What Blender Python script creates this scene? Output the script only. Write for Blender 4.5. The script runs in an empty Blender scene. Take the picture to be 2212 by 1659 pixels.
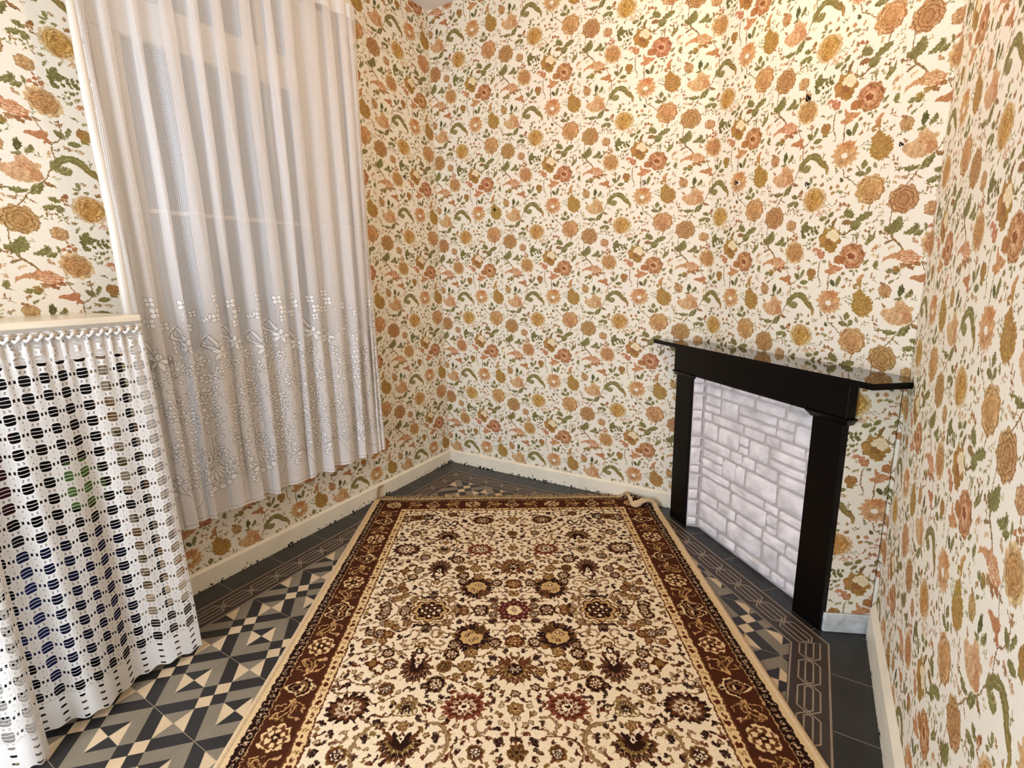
import bpy, bmesh, math, random
import numpy as np
from mathutils import Vector, Matrix

# ------------------------------------------------------------------ camera, world, lights, exposure
CAMQ = [2.22242596, -2.73905960, 1.32518042, -0.547273595, 0.211506115, -0.0233478622, 1065.62779]
sc = bpy.context.scene
COL = sc.collection

def cam_basis():
    yaw, pitch, roll = CAMQ[3:6]
    f = np.array([math.sin(yaw)*math.cos(pitch), math.cos(yaw)*math.cos(pitch), -math.sin(pitch)])
    r = np.array([math.cos(yaw), -math.sin(yaw), 0.0]); u = np.cross(r, f)
    return r*math.cos(roll)+u*math.sin(roll), -r*math.sin(roll)+u*math.cos(roll), f
CR, CU, CF = cam_basis(); CC = np.array(CAMQ[:3])
cam_data = bpy.data.cameras.new('camera'); cam = bpy.data.objects.new('camera', cam_data); COL.objects.link(cam)
m3 = Matrix(((CR[0], CU[0], -CF[0]), (CR[1], CU[1], -CF[1]), (CR[2], CU[2], -CF[2])))
cam.matrix_world = Matrix.Translation(Vector(CC)) @ m3.to_4x4()
cam_data.sensor_width = 36.0; cam_data.lens = CAMQ[6]/2212*36.0; cam_data.clip_start = 0.02
sc.camera = cam
sc.view_settings.view_transform = 'Standard'; sc.view_settings.look = 'None'
sc.view_settings.gamma = 1.0; sc.view_settings.use_curve_mapping = False
sc.view_settings.exposure = -0.12

world = bpy.data.worlds.new('dusk_sky'); sc.world = world; world.use_nodes = True
world.node_tree.nodes['Background'].inputs[0].default_value = (0.62, 0.62, 0.64, 1)
world.node_tree.nodes['Background'].inputs[1].default_value = 0.24

def lamp(name, kind, loc, energy, color, **kw):
    d = bpy.data.lights.new(name, kind); d.energy = energy; d.color = color
    for k, v in kw.items(): setattr(d, k, v)
    o = bpy.data.objects.new(name, d); o.location = loc; COL.objects.link(o); return o
lamp('ceiling_lamp_light', 'POINT', (1.60, -1.05, 2.62), 23.5, (1.0, 0.71, 0.47), shadow_soft_size=0.07)
al = lamp('doorway_daylight', 'AREA', (0.95, -3.55, 1.15), 74, (0.80, 0.88, 1.0), shape='RECTANGLE', size=0.85, size_y=1.9)
al.rotation_euler = (math.radians(90), 0, math.radians(-4))

# ------------------------------------------------------------------ geometry of the photograph (survey of the room)
def ray(px): return CF*CAMQ[6] + CR*(px[0]-1106.0) - CU*(px[1]-829.5)
def on_plane(px, n, d):
    v = ray(px); n = np.array(n, float); return CC + v*((d-n@CC)/(n@v))
W, V, U0, Z0 = 0.53, 0.52512, 0.1567, 2.451       # wallpaper repeat
F1 = np.array([1.740, 0.0]); F2 = np.array([2.515, -0.693])
XR, ZC, YB = 2.515, 2.962, -3.6
DL = float(np.linalg.norm(F2-F1)); DT = (F2-F1)/DL
S0 = np.array([1.635, -0.098]); SD = np.array([0.7286, -0.6850]); SN = np.array([-0.6850, -0.7286])

# ------------------------------------------------------------------ a small painter for printed patterns
class Canvas:
    def __init__(s, w, h, col, ch=3):
        s.w, s.h = w, h; s.a = np.empty((h, w, ch), np.float32); s.a[:] = np.array(col, np.float32)
        s.wrap = False
    def _blit(s, x0, x1, y0, y1, cov, col):
        c = np.array(col, np.float32)
        s.a[y0:y1, x0:x1] += cov[..., None]*(c - s.a[y0:y1, x0:x1])
    def _seg(s, pts, closed, pad):
        p = np.asarray(pts, np.float32)
        x0 = int(max(0, math.floor(p[:, 0].min()-pad))); x1 = int(min(s.w, math.ceil(p[:, 0].max()+pad)+1))
        y0 = int(max(0, math.floor(p[:, 1].min()-pad))); y1 = int(min(s.h, math.ceil(p[:, 1].max()+pad)+1))
        if x1 <= x0 or y1 <= y0: return None
        Y, X = np.mgrid[y0:y1, x0:x1].astype(np.float32); X += .5; Y += .5
        q = np.roll(p, -1, 0) if closed else p[1:]
        a = p if closed else p[:-1]
        d2 = np.full(X.shape, 1e12, np.float32); ins = np.zeros(X.shape, bool)
        for (ax, ay), (bx, by) in zip(a, q):
            dx, dy = bx-ax, by-ay; L = dx*dx+dy*dy+1e-9
            t = np.clip(((X-ax)*dx+(Y-ay)*dy)/L, 0, 1)
            d2 = np.minimum(d2, (X-ax-t*dx)**2+(Y-ay-t*dy)**2)
            if closed and ay != by:
                c = (ay > Y) != (by > Y)
                ins ^= c & (X < (Y-ay)*dx/dy+ax)
        return x0, x1, y0, y1, np.sqrt(d2), ins
    def _off(s, pts):
        if not s.wrap: return [pts]
        p = np.asarray(pts, np.float32); r = []
        for i in (-1, 0, 1):
            for j in (-1, 0, 1):
                q = p+np.array([i*s.w, j*s.h], np.float32)
                if q[:, 0].max() > -60 and q[:, 0].min() < s.w+60 and q[:, 1].max() > -60 and q[:, 1].min() < s.h+60: r.append(q)
        return r
    def poly(s, pts, col, a=1.0, soft=0.6):
        for p in s._off(pts):
            g = s._seg(p, True, soft+1)
            if g is None: continue
            x0, x1, y0, y1, d, ins = g
            s._blit(x0, x1, y0, y1, a*np.clip(.5+np.where(ins, d, -d)/(2*soft), 0, 1), col)
    def line(s, pts, w, col, a=1.0, soft=0.6):
        for p in s._off(pts):
            g = s._seg(p, False, w+soft+1)
            if g is None: continue
            x0, x1, y0, y1, d, ins = g
            s._blit(x0, x1, y0, y1, a*np.clip(.5+(w/2-d)/(2*soft), 0, 1), col)

def spline(pts, n=8):
    p = [np.array(q, float) for q in pts]
    if len(p) < 3: return p
    p = [2*p[0]-p[1]]+p+[2*p[-1]-p[-2]]; out = []
    for i in range(1, len(p)-2):
        for k in range(n):
            t = k/n; a, b, c, d = p[i-1:i+3]
            out.append(.5*((2*b)+(c-a)*t+(2*a-5*b+4*c-d)*t*t+(3*b-a-3*c+d)*t**3))
    out.append(p[-2]); return out
def blob(cx, cy, rx, ry, n=9, depth=.14, ang=0, rng=None, pts=54, sharp=1.0):
    o = []; ph = rng.uniform(0, 6.28) if rng else 0
    for i in range(pts):
        t = 2*math.pi*i/pts
        k = abs(math.sin(n*t/2+ph))**sharp
        r = 1-depth+depth*k+(rng.uniform(-.03, .03) if rng else 0)
        x, y = rx*r*math.cos(t), ry*r*math.sin(t)
        o.append((cx+x*math.cos(ang)-y*math.sin(ang), cy+x*math.sin(ang)+y*math.cos(ang)))
    return o
def leafpts(x0, y0, x1, y1, w, bend=0, jag=0, rng=None, n=9):
    L = math.hypot(x1-x0, y1-y0)+1e-6; ux, uy = (x1-x0)/L, (y1-y0)/L; nx, ny = -uy, ux
    a, b = [], []
    for i in range(n+1):
        t = i/n; h = w*.5*math.sin(math.pi*t**.8)**.9
        j = jag*w*(1 if i % 2 else -1)*.5 if 0 < i < n else 0
        c = bend*math.sin(math.pi*t)
        a.append((x0+ux*L*t+nx*(c+h+j), y0+uy*L*t+ny*(c+h+j)))
        b.append((x0+ux*L*t+nx*(c-h-j), y0+uy*L*t+ny*(c-h-j)))
    return a+b[::-1]
def smooth_noise(h, w, wl, seed):
    g = np.random.default_rng(seed).normal(0, 1, (h, w)); fy = np.fft.fftfreq(h)[:, None]; fx = np.fft.fftfreq(w)[None]
    o = np.fft.ifft2(np.fft.fft2(g)*np.exp(-((fx**2+fy**2)*(wl**2)*4))).real; return (o/o.std()).astype(np.float32)
def warp(a, amp, wl, seed):
    h, w = a.shape[:2]; Y, X = np.mgrid[0:h, 0:w].astype(np.float32)
    X = X+amp*smooth_noise(h, w, wl, seed); Y = Y+amp*smooth_noise(h, w, wl, seed+1)
    x0, y0 = np.floor(X).astype(int), np.floor(Y).astype(int); fx, fy = (X-x0)[..., None], (Y-y0)[..., None]
    g = lambda y, x: a[y % h, x % w]
    return (g(y0, x0)*(1-fx)+g(y0, x0+1)*fx)*(1-fy)+(g(y0+1, x0)*(1-fx)+g(y0+1, x0+1)*fx)*fy
def mix(a, b, t): return tuple(a[i]*(1-t)+b[i]*t for i in range(3))
def c255(*v): return tuple(x/255 for x in v)
def bake_image(name, arr, alpha=None, noncolor=False):
    h, w = arr.shape[:2]; im = bpy.data.images.new(name, w, h, alpha=True)
    if noncolor: im.colorspace_settings.name = 'Non-Color'
    px = np.ones((h, w, 4), np.float32); px[..., :3] = np.clip(arr[..., :3], 0, 1)
    if alpha is not None: px[..., 3] = np.clip(alpha, 0, 1); im.alpha_mode = 'CHANNEL_PACKED'
    im.pixels.foreach_set(np.ascontiguousarray(px[::-1]).ravel()); im.update(); im.pack(); return im

# ------------------------------------------------------------------ printed wallpaper repeat
def paint_wallpaper():
    N = 1024; cv = Canvas(N, N, c255(236, 229, 214)); cv.wrap = True
    rng = random.Random(4)
    K = 6.146
    h1 = [on_plane((1120+a/K, 330+b/K), (0, 1, 0), 0) for a, b in ((0, 0), (1475, 0), (1475, 1659), (0, 1659))]
    # crop coordinates -> wall -> repeat, as one projective map
    src = [(0, 0), (1475, 0), (1475, 1659), (0, 1659)]; A = []; B = []
    for (x, y), p in zip(src, h1):
        X = (p[0]-U0)/W*N; Y = (Z0-p[2])/V*N
        A += [[x, y, 1, 0, 0, 0, -X*x, -X*y], [0, 0, 0, x, y, 1, -Y*x, -Y*y]]; B += [X, Y]
    Hm = np.append(np.linalg.solve(np.array(A), np.array(B)), 1).reshape(3, 3)
    def T(pts):
        p = np.asarray(pts, float); q = np.c_[p, np.ones(len(p))] @ Hm.T; return q[:, :2]/q[:, 2:]
    base = T([(700, 800)])[0]; shift = np.floor(base/N)*N
    def P(pts, col, a=1.0, soft=.8): cv.poly(T(pts)-shift, col, a, soft)
    def L(pts, w, col, a=1.0, soft=.8): cv.line(T(pts)-shift, w, col, a, soft)
    OR, GOLD, PINK, RED = c255(198, 138, 80), c255(164, 118, 52), c255(208, 156, 110), c255(176, 102, 60)
    GR, GR2, ST, BR = c255(132, 122, 68), c255(88, 88, 40), c255(132, 94, 50), c255(148, 94, 48)
    PALE, PAPER = c255(218, 184, 138), c255(236, 229, 214)
    def leaf(x0, y0, x1, y1, w, c=GR, bend=0, vein=True):
        w *= 1.14; dx_, dy_ = (x1-x0)*.06, (y1-y0)*.06; x0, y0, x1, y1 = x0-dx_, y0-dy_, x1+dx_, y1+dy_
        P(leafpts(x0, y0, x1, y1, w, bend, .16, n=9), c, .95)
        P(leafpts(x0, y0, x1, y1, w*.55, bend+w*.12, 0), mix(c, GR2, .45), .5, 2)
        if vein and w > 16: L([(x0, y0), (x0*.5+x1*.5, y0*.5+y1*.5), (x0*.1+x1*.9, y0*.1+y1*.9)], 1.6, mix(c, PAPER, .6), .8)
    def sprig(x0, y0, x1, y1, n=4, c=GR, w=9):
        L(spline([(x0, y0), ((x0+x1)/2+(y1-y0)*.12, (y0+y1)/2-(x1-x0)*.12), (x1, y1)]), 2.2, c, .85)
        for i in range(n):
            t = (i+1)/(n+.3); s = 1 if i % 2 else -1; x, y = x0+(x1-x0)*t, y0+(y1-y0)*t
            dx, dy = (x1-x0)/n, (y1-y0)/n; l = 1.15
            P(leafpts(x, y, x+l*(dx*.7-s*dy*1.0)+dx*.2, y+l*(dy*.7+s*dx*1.0)+dy*.2, w), c, .85)
    def rose(cx, cy, rx, ry, cols, n=9, ang=0, core=True, swirl=5, depth=.16, seed=1):
        r = random.Random(seed); out, mid, lite, dark = cols; rx *= 1.07; ry *= 1.07; dark = mix(dark, (.25, .12, .04), .25)
        P(blob(cx, cy, rx, ry, n, depth, ang, r), mix(out, PALE, .5), .95)
        for j in range(n):
            th = ang+2*math.pi*(j+.3)/n; P(leafpts(cx+rx*.3*math.cos(th), cy+ry*.3*math.sin(th), cx+rx*.97*math.cos(th+.12), cy+ry*.97*math.sin(th+.12), rx*.42), mix(out, PALE, .15), .7, 2.5)
        ol = blob(cx, cy, rx*.97, ry*.97, n, depth, ang, random.Random(seed)); L(ol+[ol[0]], 3.5, dark, .45, 1)
        P(blob(cx+rx*.05, cy+ry*.08, rx*.74, ry*.74, n, depth, ang+.2, r), mix(out, mid, .7), .8, 4)
        for j in range(n*2):
            th = ang+math.pi*(j+r.uniform(-.3, .3))/n; L([(cx+rx*.55*math.cos(th), cy+ry*.55*math.sin(th)), (cx+rx*.92*math.cos(th+.1), cy+ry*.92*math.sin(th+.1))], rx*.05, dark if j % 3 else lite, .42, 2)
        for k in range(3):
            rr = (.78, .56, .34)[k]; m = (n, max(5, n-2), 5)[k]
            for j in range(m):
                th = ang+2*math.pi*(j+.5*k)/m+r.uniform(-.12, .12)
                pts = [(cx+rx*rr*(1+.10*math.sin(math.pi*i/5))*math.cos(th+(i/5-.5)*5.0/m), cy+ry*rr*(1+.10*math.sin(math.pi*i/5))*math.sin(th+(i/5-.5)*5.0/m)) for i in range(6)]
                L(pts, rx*.12, lite if (j+k) % 2 else mid, .6, 2.5)
                L([(x+rx*.03, y+ry*.05) for x, y in pts], rx*.06, dark, .75, 1.4)
        P(blob(cx, cy, rx*.36, ry*.36, 6, .12, 0, r), mix(mid, dark, .35), .55, 3)
        L(spline([(cx-rx*.2, cy+ry*.08), (cx-rx*.03, cy-ry*.18), (cx+rx*.2, cy-ry*.02), (cx+rx*.05, cy+ry*.2), (cx-rx*.1, cy+ry*.12)]), 2.6, lite if core else dark, .9)
    # --- main stems
    for s in ([(1290, 260), (1272, 400), (1212, 478), (1215, 570), (1165, 700), (1105, 800), (1030, 885), (950, 1000)],
              [(1140, 280), (1175, 370), (1212, 478)], [(865, 1190), (862, 1290), (885, 1385), (975, 1490)],
              [(905, 90), (985, 185)], [(590, 1320), (540, 1350), (480, 1365)], [(595, 45), (500, 105)],
              [(345, 345), (335, 440), (360, 560)], [(432, 460), (430, 590)], [(455, 820), (475, 880), (575, 960)],
              [(560, 810), (600, 860), (650, 920)], [(700, 1120), (690, 1190)], [(635, 200), (628, 100)]):
        L(spline(s), 7, ST, .95, 1); L(spline([(x-2, y-1) for x, y in s]), 2, mix(ST, PALE, .5), .6)
        q = spline(s)
        for i in range(2, len(q)-1, 4):
            sx = 1 if i % 8 else -1; x, y = q[i]; L([(x, y), (x+9*sx, y-10)], 2.4, ST, .8)
    # --- leaves
    for a in ((1250, 362, 1310, 395, 34), (1345, 298, 1318, 385, 34), (1318, 425, 1398, 418, 40), (115, 490, 170, 520, 30),
              (1020, 480, 1018, 575, 42, GR2), (1098, 520, 1055, 592, 36), (980, 605, 1035, 582, 28), (450, 505, 492, 555, 34, GR2),
              (528, 468, 505, 562, 34), (628, 775, 612, 850, 40), (562, 862, 640, 888, 36), (670, 832, 642, 895, 32),
              (510, 1158, 590, 1232, 62), (720, 1195, 596, 1258, 50), (498, 1262, 590, 1262, 36, BR), (572, 1300, 655, 1272, 66),
              (305, 1215, 368, 1208, 34), (415, 1168, 378, 1220, 30), (352, 1262, 395, 1228, 24), (408, 1290, 455, 1215, 26, ST),
              (938, 1248, 888, 1362, 66), (830, 1310, 875, 1378, 36), (875, 5, 905, 85, 60), (960, -30, 905, 60, 50),
              (1120, 915, 1200, 932, 38), (1083, 1006, 1158, 965, 40), (1165, 968, 1192, 1024, 46), (840, 1440, 905, 1415, 18, ST),
              (978, 1370, 1060, 1325, 40), (1045, 1295, 1068, 1345, 26), (1040, 1388, 1105, 1352, 34), (1105, 1305, 1130, 1345, 26),
              (1000, 60, 1085, 20, 34), (1062, 78, 1125, 30, 40), (1128, 5, 1150, 40, 20),
              (915, 880, 1025, 862, 44, GR, 18), (1035, 895, 1120, 800, 50), (1120, 790, 1188, 822, 28, BR), (850, 882, 920, 880, 18),
              (890, 392, 940, 358, 30), (940, 402, 985, 340, 38), (1320, 748, 1325, 808, 24), (1282, 800, 1322, 815, 20),
              (1385, 820, 1338, 822, 20), (1280, 852, 1318, 830, 18), (1388, 200, 1360, 190, 16), (1410, 212, 1372, 190, 14),
              (600, 412, 634, 408, 16), (668, 405, 640, 410, 18), (636, 450, 638, 414, 18), (716, 352, 742, 300, 20), (812, 310, 800, 372, 26),
              (645, 545, 690, 560, 20, GOLD), (170, 60, 150, 130, 26), (440, 890, 470, 930, 26, GR2), (490, 900, 520, 880, 16)):
        leaf(*a)
    # fish shaped leaf with berries, curling acanthus, dark feathery sprays
    P([(775, 20), (782, 70), (765, 120), (715, 180), (698, 165), (712, 125), (752, 85), (772, 55)], GR, .95); L([(710, 165), (770, 80)], 2.2, PALE, .8)
    for b in ((722, 68), (815, 68), (730, 95)): P(blob(b[0], b[1], 13, 13, 3, .05), mix(GR, BR, .4), .9)
    for ofs, lt in (((0, 0), 0), ((0, 0), 1)):
        cur = spline([(1205, 680), (1235, 600), (1300, 560), (1370, 575), (1420, 630), (1475, 680), (1482, 740)], 10)
        if not lt:
            for i, p in enumerate(cur):
                r0 = 26*math.sin(math.pi*min(1, (i+4)/(len(cur)+3)))+9
                P(blob(p[0], p[1], r0*1.0, r0, 5, .25, i, random.Random(i), 14), mix(GR, GOLD, max(0, (i-30)/40)), .9)
        else: L(cur, 3, PALE, .75)
    P(blob(1262, 668, 50, 32, 6, .1, -.4), GR, .95); L([(1225, 690), (1300, 640)], 2.4, PALE, .8)
    P(blob(1192, 640, 20, 46, 8, .3), GR, .9)
    for x, y in ((1440, 560), (1150, 240)): sprig(x, y+25, x, y-20, 3, GR)
    r6 = random.Random(9)
    for (x, y, rx, ry) in ((245, 100, 62, 42), (168, 90, 22, 70), (1380, 1300, 70, 48), (1290, 1250, 26, 70)):
        for k in range(14):
            ax, ay = x+r6.uniform(-rx, rx), y+r6.uniform(-ry, ry); th = r6.uniform(-2.4, -.6)
            leaf(ax, ay, ax+30*math.cos(th), ay+30*math.sin(th), 17, mix(GR, GR2, r6.random()*.5), vein=False)
    # --- flowers
    def sun(cx, cy, col, s):
        r = random.Random(s); P(blob(cx, cy, 112, 114, 13, .10, 0, r), PALE, .9, 2.5)
        for j in range(13):
            th = 2*math.pi*j/13; P(leafpts(cx+50*math.cos(th), cy+50*math.sin(th), cx+(118+r.uniform(-8, 8))*math.cos(th), cy+(118+r.uniform(-8, 8))*math.sin(th), 52), mix(PALE, col, .12), .8, 1.6)
        rose(cx, cy, 84, 84, (mix(col, PALE, .1), col, mix(col, PALE, .65), mix(col, BR, .75)), 8, seed=s, depth=.08)
    sun(1225, 130, OR, 3)
    P(blob(240, 1050, 108, 112, 14, .12, 0, random.Random(5)), mix(PALE, GOLD, .08), .85, 2.5)
    rose(240, 1050, 74, 86, (c255(206, 156, 82), c255(196, 140, 60), c255(228, 186, 120), c255(160, 104, 36)), 7, seed=8, depth=.08)
    P(blob(405, 145, 98, 112, 8, .22, .2, random.Random(6)), GOLD, .95)
    P(blob(425, 118, 58, 56, 9, .1), c255(238, 220, 184), .95)
    for k in range(16):
        t = k*2.4; L([(425+4*k*.6*math.cos(t), 118+4*k*.6*math.sin(t)), (425+4*k*.6*math.cos(t)+9, 118+4*k*.6*math.sin(t)+9)], 2, c255(214, 180, 130), .8)
    P(blob(395, 175, 52, 30, 5, .12, .5), BR, .85); P(blob(430, 235, 34, 36, 4, .1), GOLD, .95); P(blob(338, 160, 30, 34, 4, .1), c255(184, 130, 66), .95)
    rose(610, 280, 102, 112, (c255(186, 118, 74), c255(196, 130, 86), c255(220, 168, 126), c255(146, 80, 42)), 9, seed=11)
    P(blob(505, 325, 48, 40, 4, .1), c255(174, 108, 58), .95); P(blob(605, 290, 50, 54, 9, .14), c255(222, 176, 136), .85); P(blob(600, 285, 32, 26, 5, .1, .5), c255(150, 74, 36), .95)
    P([(385, 430), (425, 405), (410, 335), (465, 378), (545, 382), (530, 410), (440, 465), (395, 450)], c255(200, 134, 88), .95); L([(405, 438), (520, 395)], 2.2, PALE, .7)
    for b in ((285, 250, 26, 16), (322, 262, 24, 26), (345, 300, 26, 30), (318, 292, 20, 16), (365, 285, 12, 24)): P(blob(*b, 4, .22), c255(196, 124, 88), .9)
    # lotus
    for ring, (rr, col) in enumerate(((1.0, mix(PINK, PALE, .45)), (.82, PINK), (.62, mix(PINK, PALE, .3)), (.4, PINK))):
        n = 14-3*ring
        for j in range(n):
            th = 2*math.pi*(j+.5*ring)/n; q = (455+118*rr*math.cos(th), 705+116*rr*math.sin(th))
            P(leafpts(455+20*math.cos(th), 715+20*math.sin(th), *q, 44*rr+12), mix(col, OR, .35 if math.sin(th) < -.2 else 0), .9)
            L([(455+30*math.cos(th), 715+30*math.sin(th)), q], 1.8, c255(186, 116, 70), .6)
    for j in range(6): P(leafpts(470, 660, 400+30*j, 590+8*abs(j-2.5), 40), c255(206, 134, 84), .85); L([(470, 650), (400+30*j, 600)], 2, BR, .5)
    L(spline([(400, 735), (450, 768), (540, 700)]), 4, BR, .7)
    # golden cluster
    P([(650, 600), (700, 560), (690, 525), (640, 545), (655, 520), (690, 490), (712, 470), (715, 560), (745, 600), (800, 640), (822, 705), (795, 755), (745, 790), (700, 780), (668, 745), (650, 700), (660, 650)], c255(174, 130, 62), .97, 2)
    for k in range(60):
        t = k*2.4; rr = 9.2*math.sqrt(k); x, y = 735+rr*math.cos(t), 692+1.15*rr*math.sin(t); P(blob(x, y, 9, 7, 4, .2, t), c255(150, 108, 44) if k % 2 else c255(188, 146, 80), .6)
    for j in range(18):
        th = 2*math.pi*j/18; P(blob(735+78*math.cos(th), 692+88*math.sin(th), 14, 14, 3, .2), c255(168, 124, 54), .9)
    P([(672, 520), (668, 470), (700, 440), (728, 428), (705, 475), (690, 520)], c255(200, 136, 88), .9)
    rose(685, 1010, 108, 112, (c255(214, 164, 112), c255(202, 146, 92), c255(230, 192, 150), c255(164, 104, 56)), 9, seed=21)
    P(blob(690, 1005, 78, 70, 8, .1), c255(198, 140, 88), .55, 4)
    rose(940, 1110, 108, 108, (c255(180, 134, 78), c255(190, 136, 84), c255(214, 170, 122), c255(142, 92, 46)), 8, seed=23, depth=.26)
    # rosebud
    P([(880, 735), (900, 700), (950, 690), (985, 660), (1000, 615), (1040, 600), (1075, 640), (1130, 660), (1110, 700), (1120, 760), (1090, 800), (1040, 815), (960, 815), (920, 780)], mix(PINK, PALE, .45), .95, 2)
    P([(985, 690), (1020, 640), (1080, 660), (1070, 710), (1020, 730)], PINK, .85, 2); P([(1060, 700), (1115, 700), (1118, 760), (1085, 805), (1050, 780)], c255(190, 130, 86), .8, 3)
    for s in ([(905, 715), (960, 740), (1010, 800)], [(985, 700), (1030, 690), (1060, 720), (1030, 790)], [(1000, 650), (1050, 660), (1100, 720)], [(950, 760), (990, 790)]): L(spline(s), 3, c255(190, 124, 86), .7, 1.2)
    # feather flower
    P([(842, 320), (860, 270), (905, 235), (950, 225), (990, 185), (1010, 205), (1060, 185), (1090, 225), (1140, 240), (1120, 275), (1060, 300), (1000, 290), (940, 268), (880, 285)], c255(204, 142, 98), .95, 1.6)
    P(blob(1055, 270, 70, 44, 11, .2, .1), c255(206, 136, 92), .95)
    for k in range(22): L([(985+(k % 6)*20, 232+(k//6)*20), (1000+(k % 6)*20, 240+(k//6)*20)], 5, c255(244, 222, 192), .9)
    for b in ((1060, 330, 36, 24, BR), (1010, 325, 30, 22, c255(176, 126, 74)), (965, 355, 30, 24, GOLD), (1110, 300, 30, 20, BR)): P(blob(*b[:4], 5, .2, .3), b[4], .9)
    rose(898, 548, 50, 48, (c255(206, 162, 110), c255(196, 146, 92), PALE, c255(160, 110, 60)), 6, seed=31)
    P(blob(872, 492, 24, 15, 4, .2, .2), BR, .85); P(blob(925, 590, 20, 14, 4, .2), GOLD, .85)
    P([(1060, 425), (1095, 395), (1140, 385), (1180, 360), (1205, 380), (1195, 415), (1215, 440), (1175, 450), (1120, 435)], c255(184, 118, 74), .95, 1.4); L([(1080, 420), (1195, 385)], 2, PALE, .6)
    P(blob(1195, 445, 28, 20, 4, .2), c255(200, 128, 86), .9)
    rose(1432, 318, 52, 48, (GOLD, c255(176, 124, 56), c255(206, 160, 100), BR), 5, seed=33); P(blob(1432, 370, 34, 26, 4, .15), GOLD, .95)
    rose(1142, 1195, 58, 52, (c255(208, 160, 112), c255(196, 146, 96), PALE, c255(168, 112, 70)), 6, seed=35, depth=.28)
    for x, y, c in ((372, 962, GOLD), (425, 955, c255(196, 128, 80)), (392, 1010, GOLD), (430, 1000, GR), (455, 1005, GR), (1228, 880, BR), (1215, 905, c255(196, 140, 92)), (500, 1110, RED), (470, 1112, BR), (530, 1125, BR),
                    (1148, 1320, RED), (1182, 1295, c255(186, 106, 66)), (1208, 1325, RED), (1175, 1335, BR), (295, 925, BR), (118, 975, BR), (790, 190, PINK), (768, 215, c255(210, 160, 120)), (815, 270, c255(204, 170, 130)), (775, 255, PALE), (800, 330, GR)):
        P(blob(x, y, 19, 16, 4, .3, x), c, .85, 1.2)
    for a in ((565, 490, 600, 500, 3, mix(GR, PALE, .3)), (715, 800, 780, 780, 4, mix(BR, PALE, .3)), (740, 880, 790, 830, 4, mix(BR, PALE, .25)), (830, 820, 885, 880, 4, BR), (570, 660, 640, 630, 4, GR), (835, 640, 880, 600, 4, GR),
              (735, 590, 750, 540, 4, GR), (1090, 600, 1130, 570, 3, GR), (740, 1180, 800, 1120, 5, mix(GR, PALE, .45)), (800, 1160, 780, 1230, 4, mix(GR, PALE, .5)), (1250, 1060, 1275, 1040, 3, GR), (1390, 1130, 1475, 1085, 5, c255(200, 150, 110), 12),
              (640, 160, 622, 90, 4, GR), (760, 215, 820, 180, 5, c255(200, 140, 100)), (1380, 1440, 1440, 1470, 3, RED), (1140, 1110, 1210, 1075, 3, BR), (905, 960, 1030, 940, 4, BR), (1040, 1080, 1090, 1070, 3, GR),
              (370, 560, 350, 590, 4, GR), (200, 600, 250, 610, 4, mix(BR, PALE, .5)), (1340, 470, 1410, 480, 5, mix(BR, PALE, .45)), (1170, 490, 1210, 440, 4, BR), (1160, 740, 1215, 745, 3, mix(GR, PALE, .5)), (320, 1130, 385, 1100, 4, GR), (260, 1180, 380, 1160, 5, c255(206, 150, 106), 12),
              (130, 150, 60, 120, 4, BR, 12), (560, 130, 480, 70, 4, GR, 12), (660, 60, 600, 120, 3, GR, 10), (880, 130, 840, 60, 4, BR, 12), (180, 410, 120, 440, 4, BR, 12), (250, 560, 300, 500, 4, GR, 12),
              (560, 470, 620, 520, 4, BR, 12), (840, 380, 790, 330, 4, GR, 12), (830, 480, 780, 430, 4, BR, 12), (380, 880, 330, 900, 4, GR, 12), (130, 1130, 60, 1120, 4, GR, 12), (540, 1000, 480, 1050, 4, BR, 12), (840, 1010, 800, 950, 4, GR, 12),
              (1060, 1010, 1120, 1060, 4, BR, 12), (760, 1300, 700, 1340, 4, BR, 12), (260, 1400, 200, 1440, 4, GR, 12), (1250, 960, 1200, 900, 4, BR, 12), (700, 640, 610, 690, 4, GR, 11), (890, 840, 830, 790, 4, BR, 12), (420, 60, 350, 30, 4, GR, 12),
              (1215, 520, 1250, 505, 3, ST), (960, 330, 990, 420, 4, GR), (1140, 290, 1170, 300, 3, ST), (945, 960, 920, 940, 3, BR), (1010, 960, 1030, 945, 2, BR), (720, 1260, 690, 1280, 3, GR), (965, 1290, 985, 1260, 3, mix(GR, PALE, .6))):
        sprig(*a)
    # tiny sprays filling the ground between the flowers
    rf = random.Random(77); bg = np.array(PAPER, np.float32)
    Ti = lambda X, Y: (X, Y)
    for k in range(520):
        x, y = rf.uniform(0, N), rf.uniform(0, N); R_ = 17
        xi = (np.arange(int(x)-R_, int(x)+R_) % N); yi = (np.arange(int(y)-R_, int(y)+R_) % N)
        if float(np.abs(cv.a[np.ix_(yi, xi)]-bg).max()) > .03: continue
        th = rf.uniform(0, 6.28); Lh = rf.uniform(15, 22); c = rf.choice([GR, mix(BR, PALE, .2), mix(GR, PALE, .3), mix(OR, PALE, .25), mix(GR, BR, .5)])
        dx, dy = math.cos(th)*Lh, math.sin(th)*Lh
        cv.line([(x-dx, y-dy), (x+dx, y+dy)], 1.8, c, .8)
        for t in (-.7, -.25, .25, .8):
            for sg in (-1, 1):
                px, py = x+dx*t, y+dy*t; ta = th+sg*rf.uniform(.6, 1.1); l = rf.uniform(10, 16)
                cv.poly(leafpts(px, py, px+l*math.cos(ta), py+l*math.sin(ta), 8), c, .85)
    # halftone grain of the print
    cv.a = warp(warp(cv.a, 2.2, 6, 21), 2.2, 26, 31)
    sx = ((on_plane((1249, 1000), (0, 1, 0), 0)[0]-U0)/W % 1)*N; cv.line([(sx, -5), (sx+1, N*.5), (sx, N+5)], 1.6, c255(190, 172, 146), .45)
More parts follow.
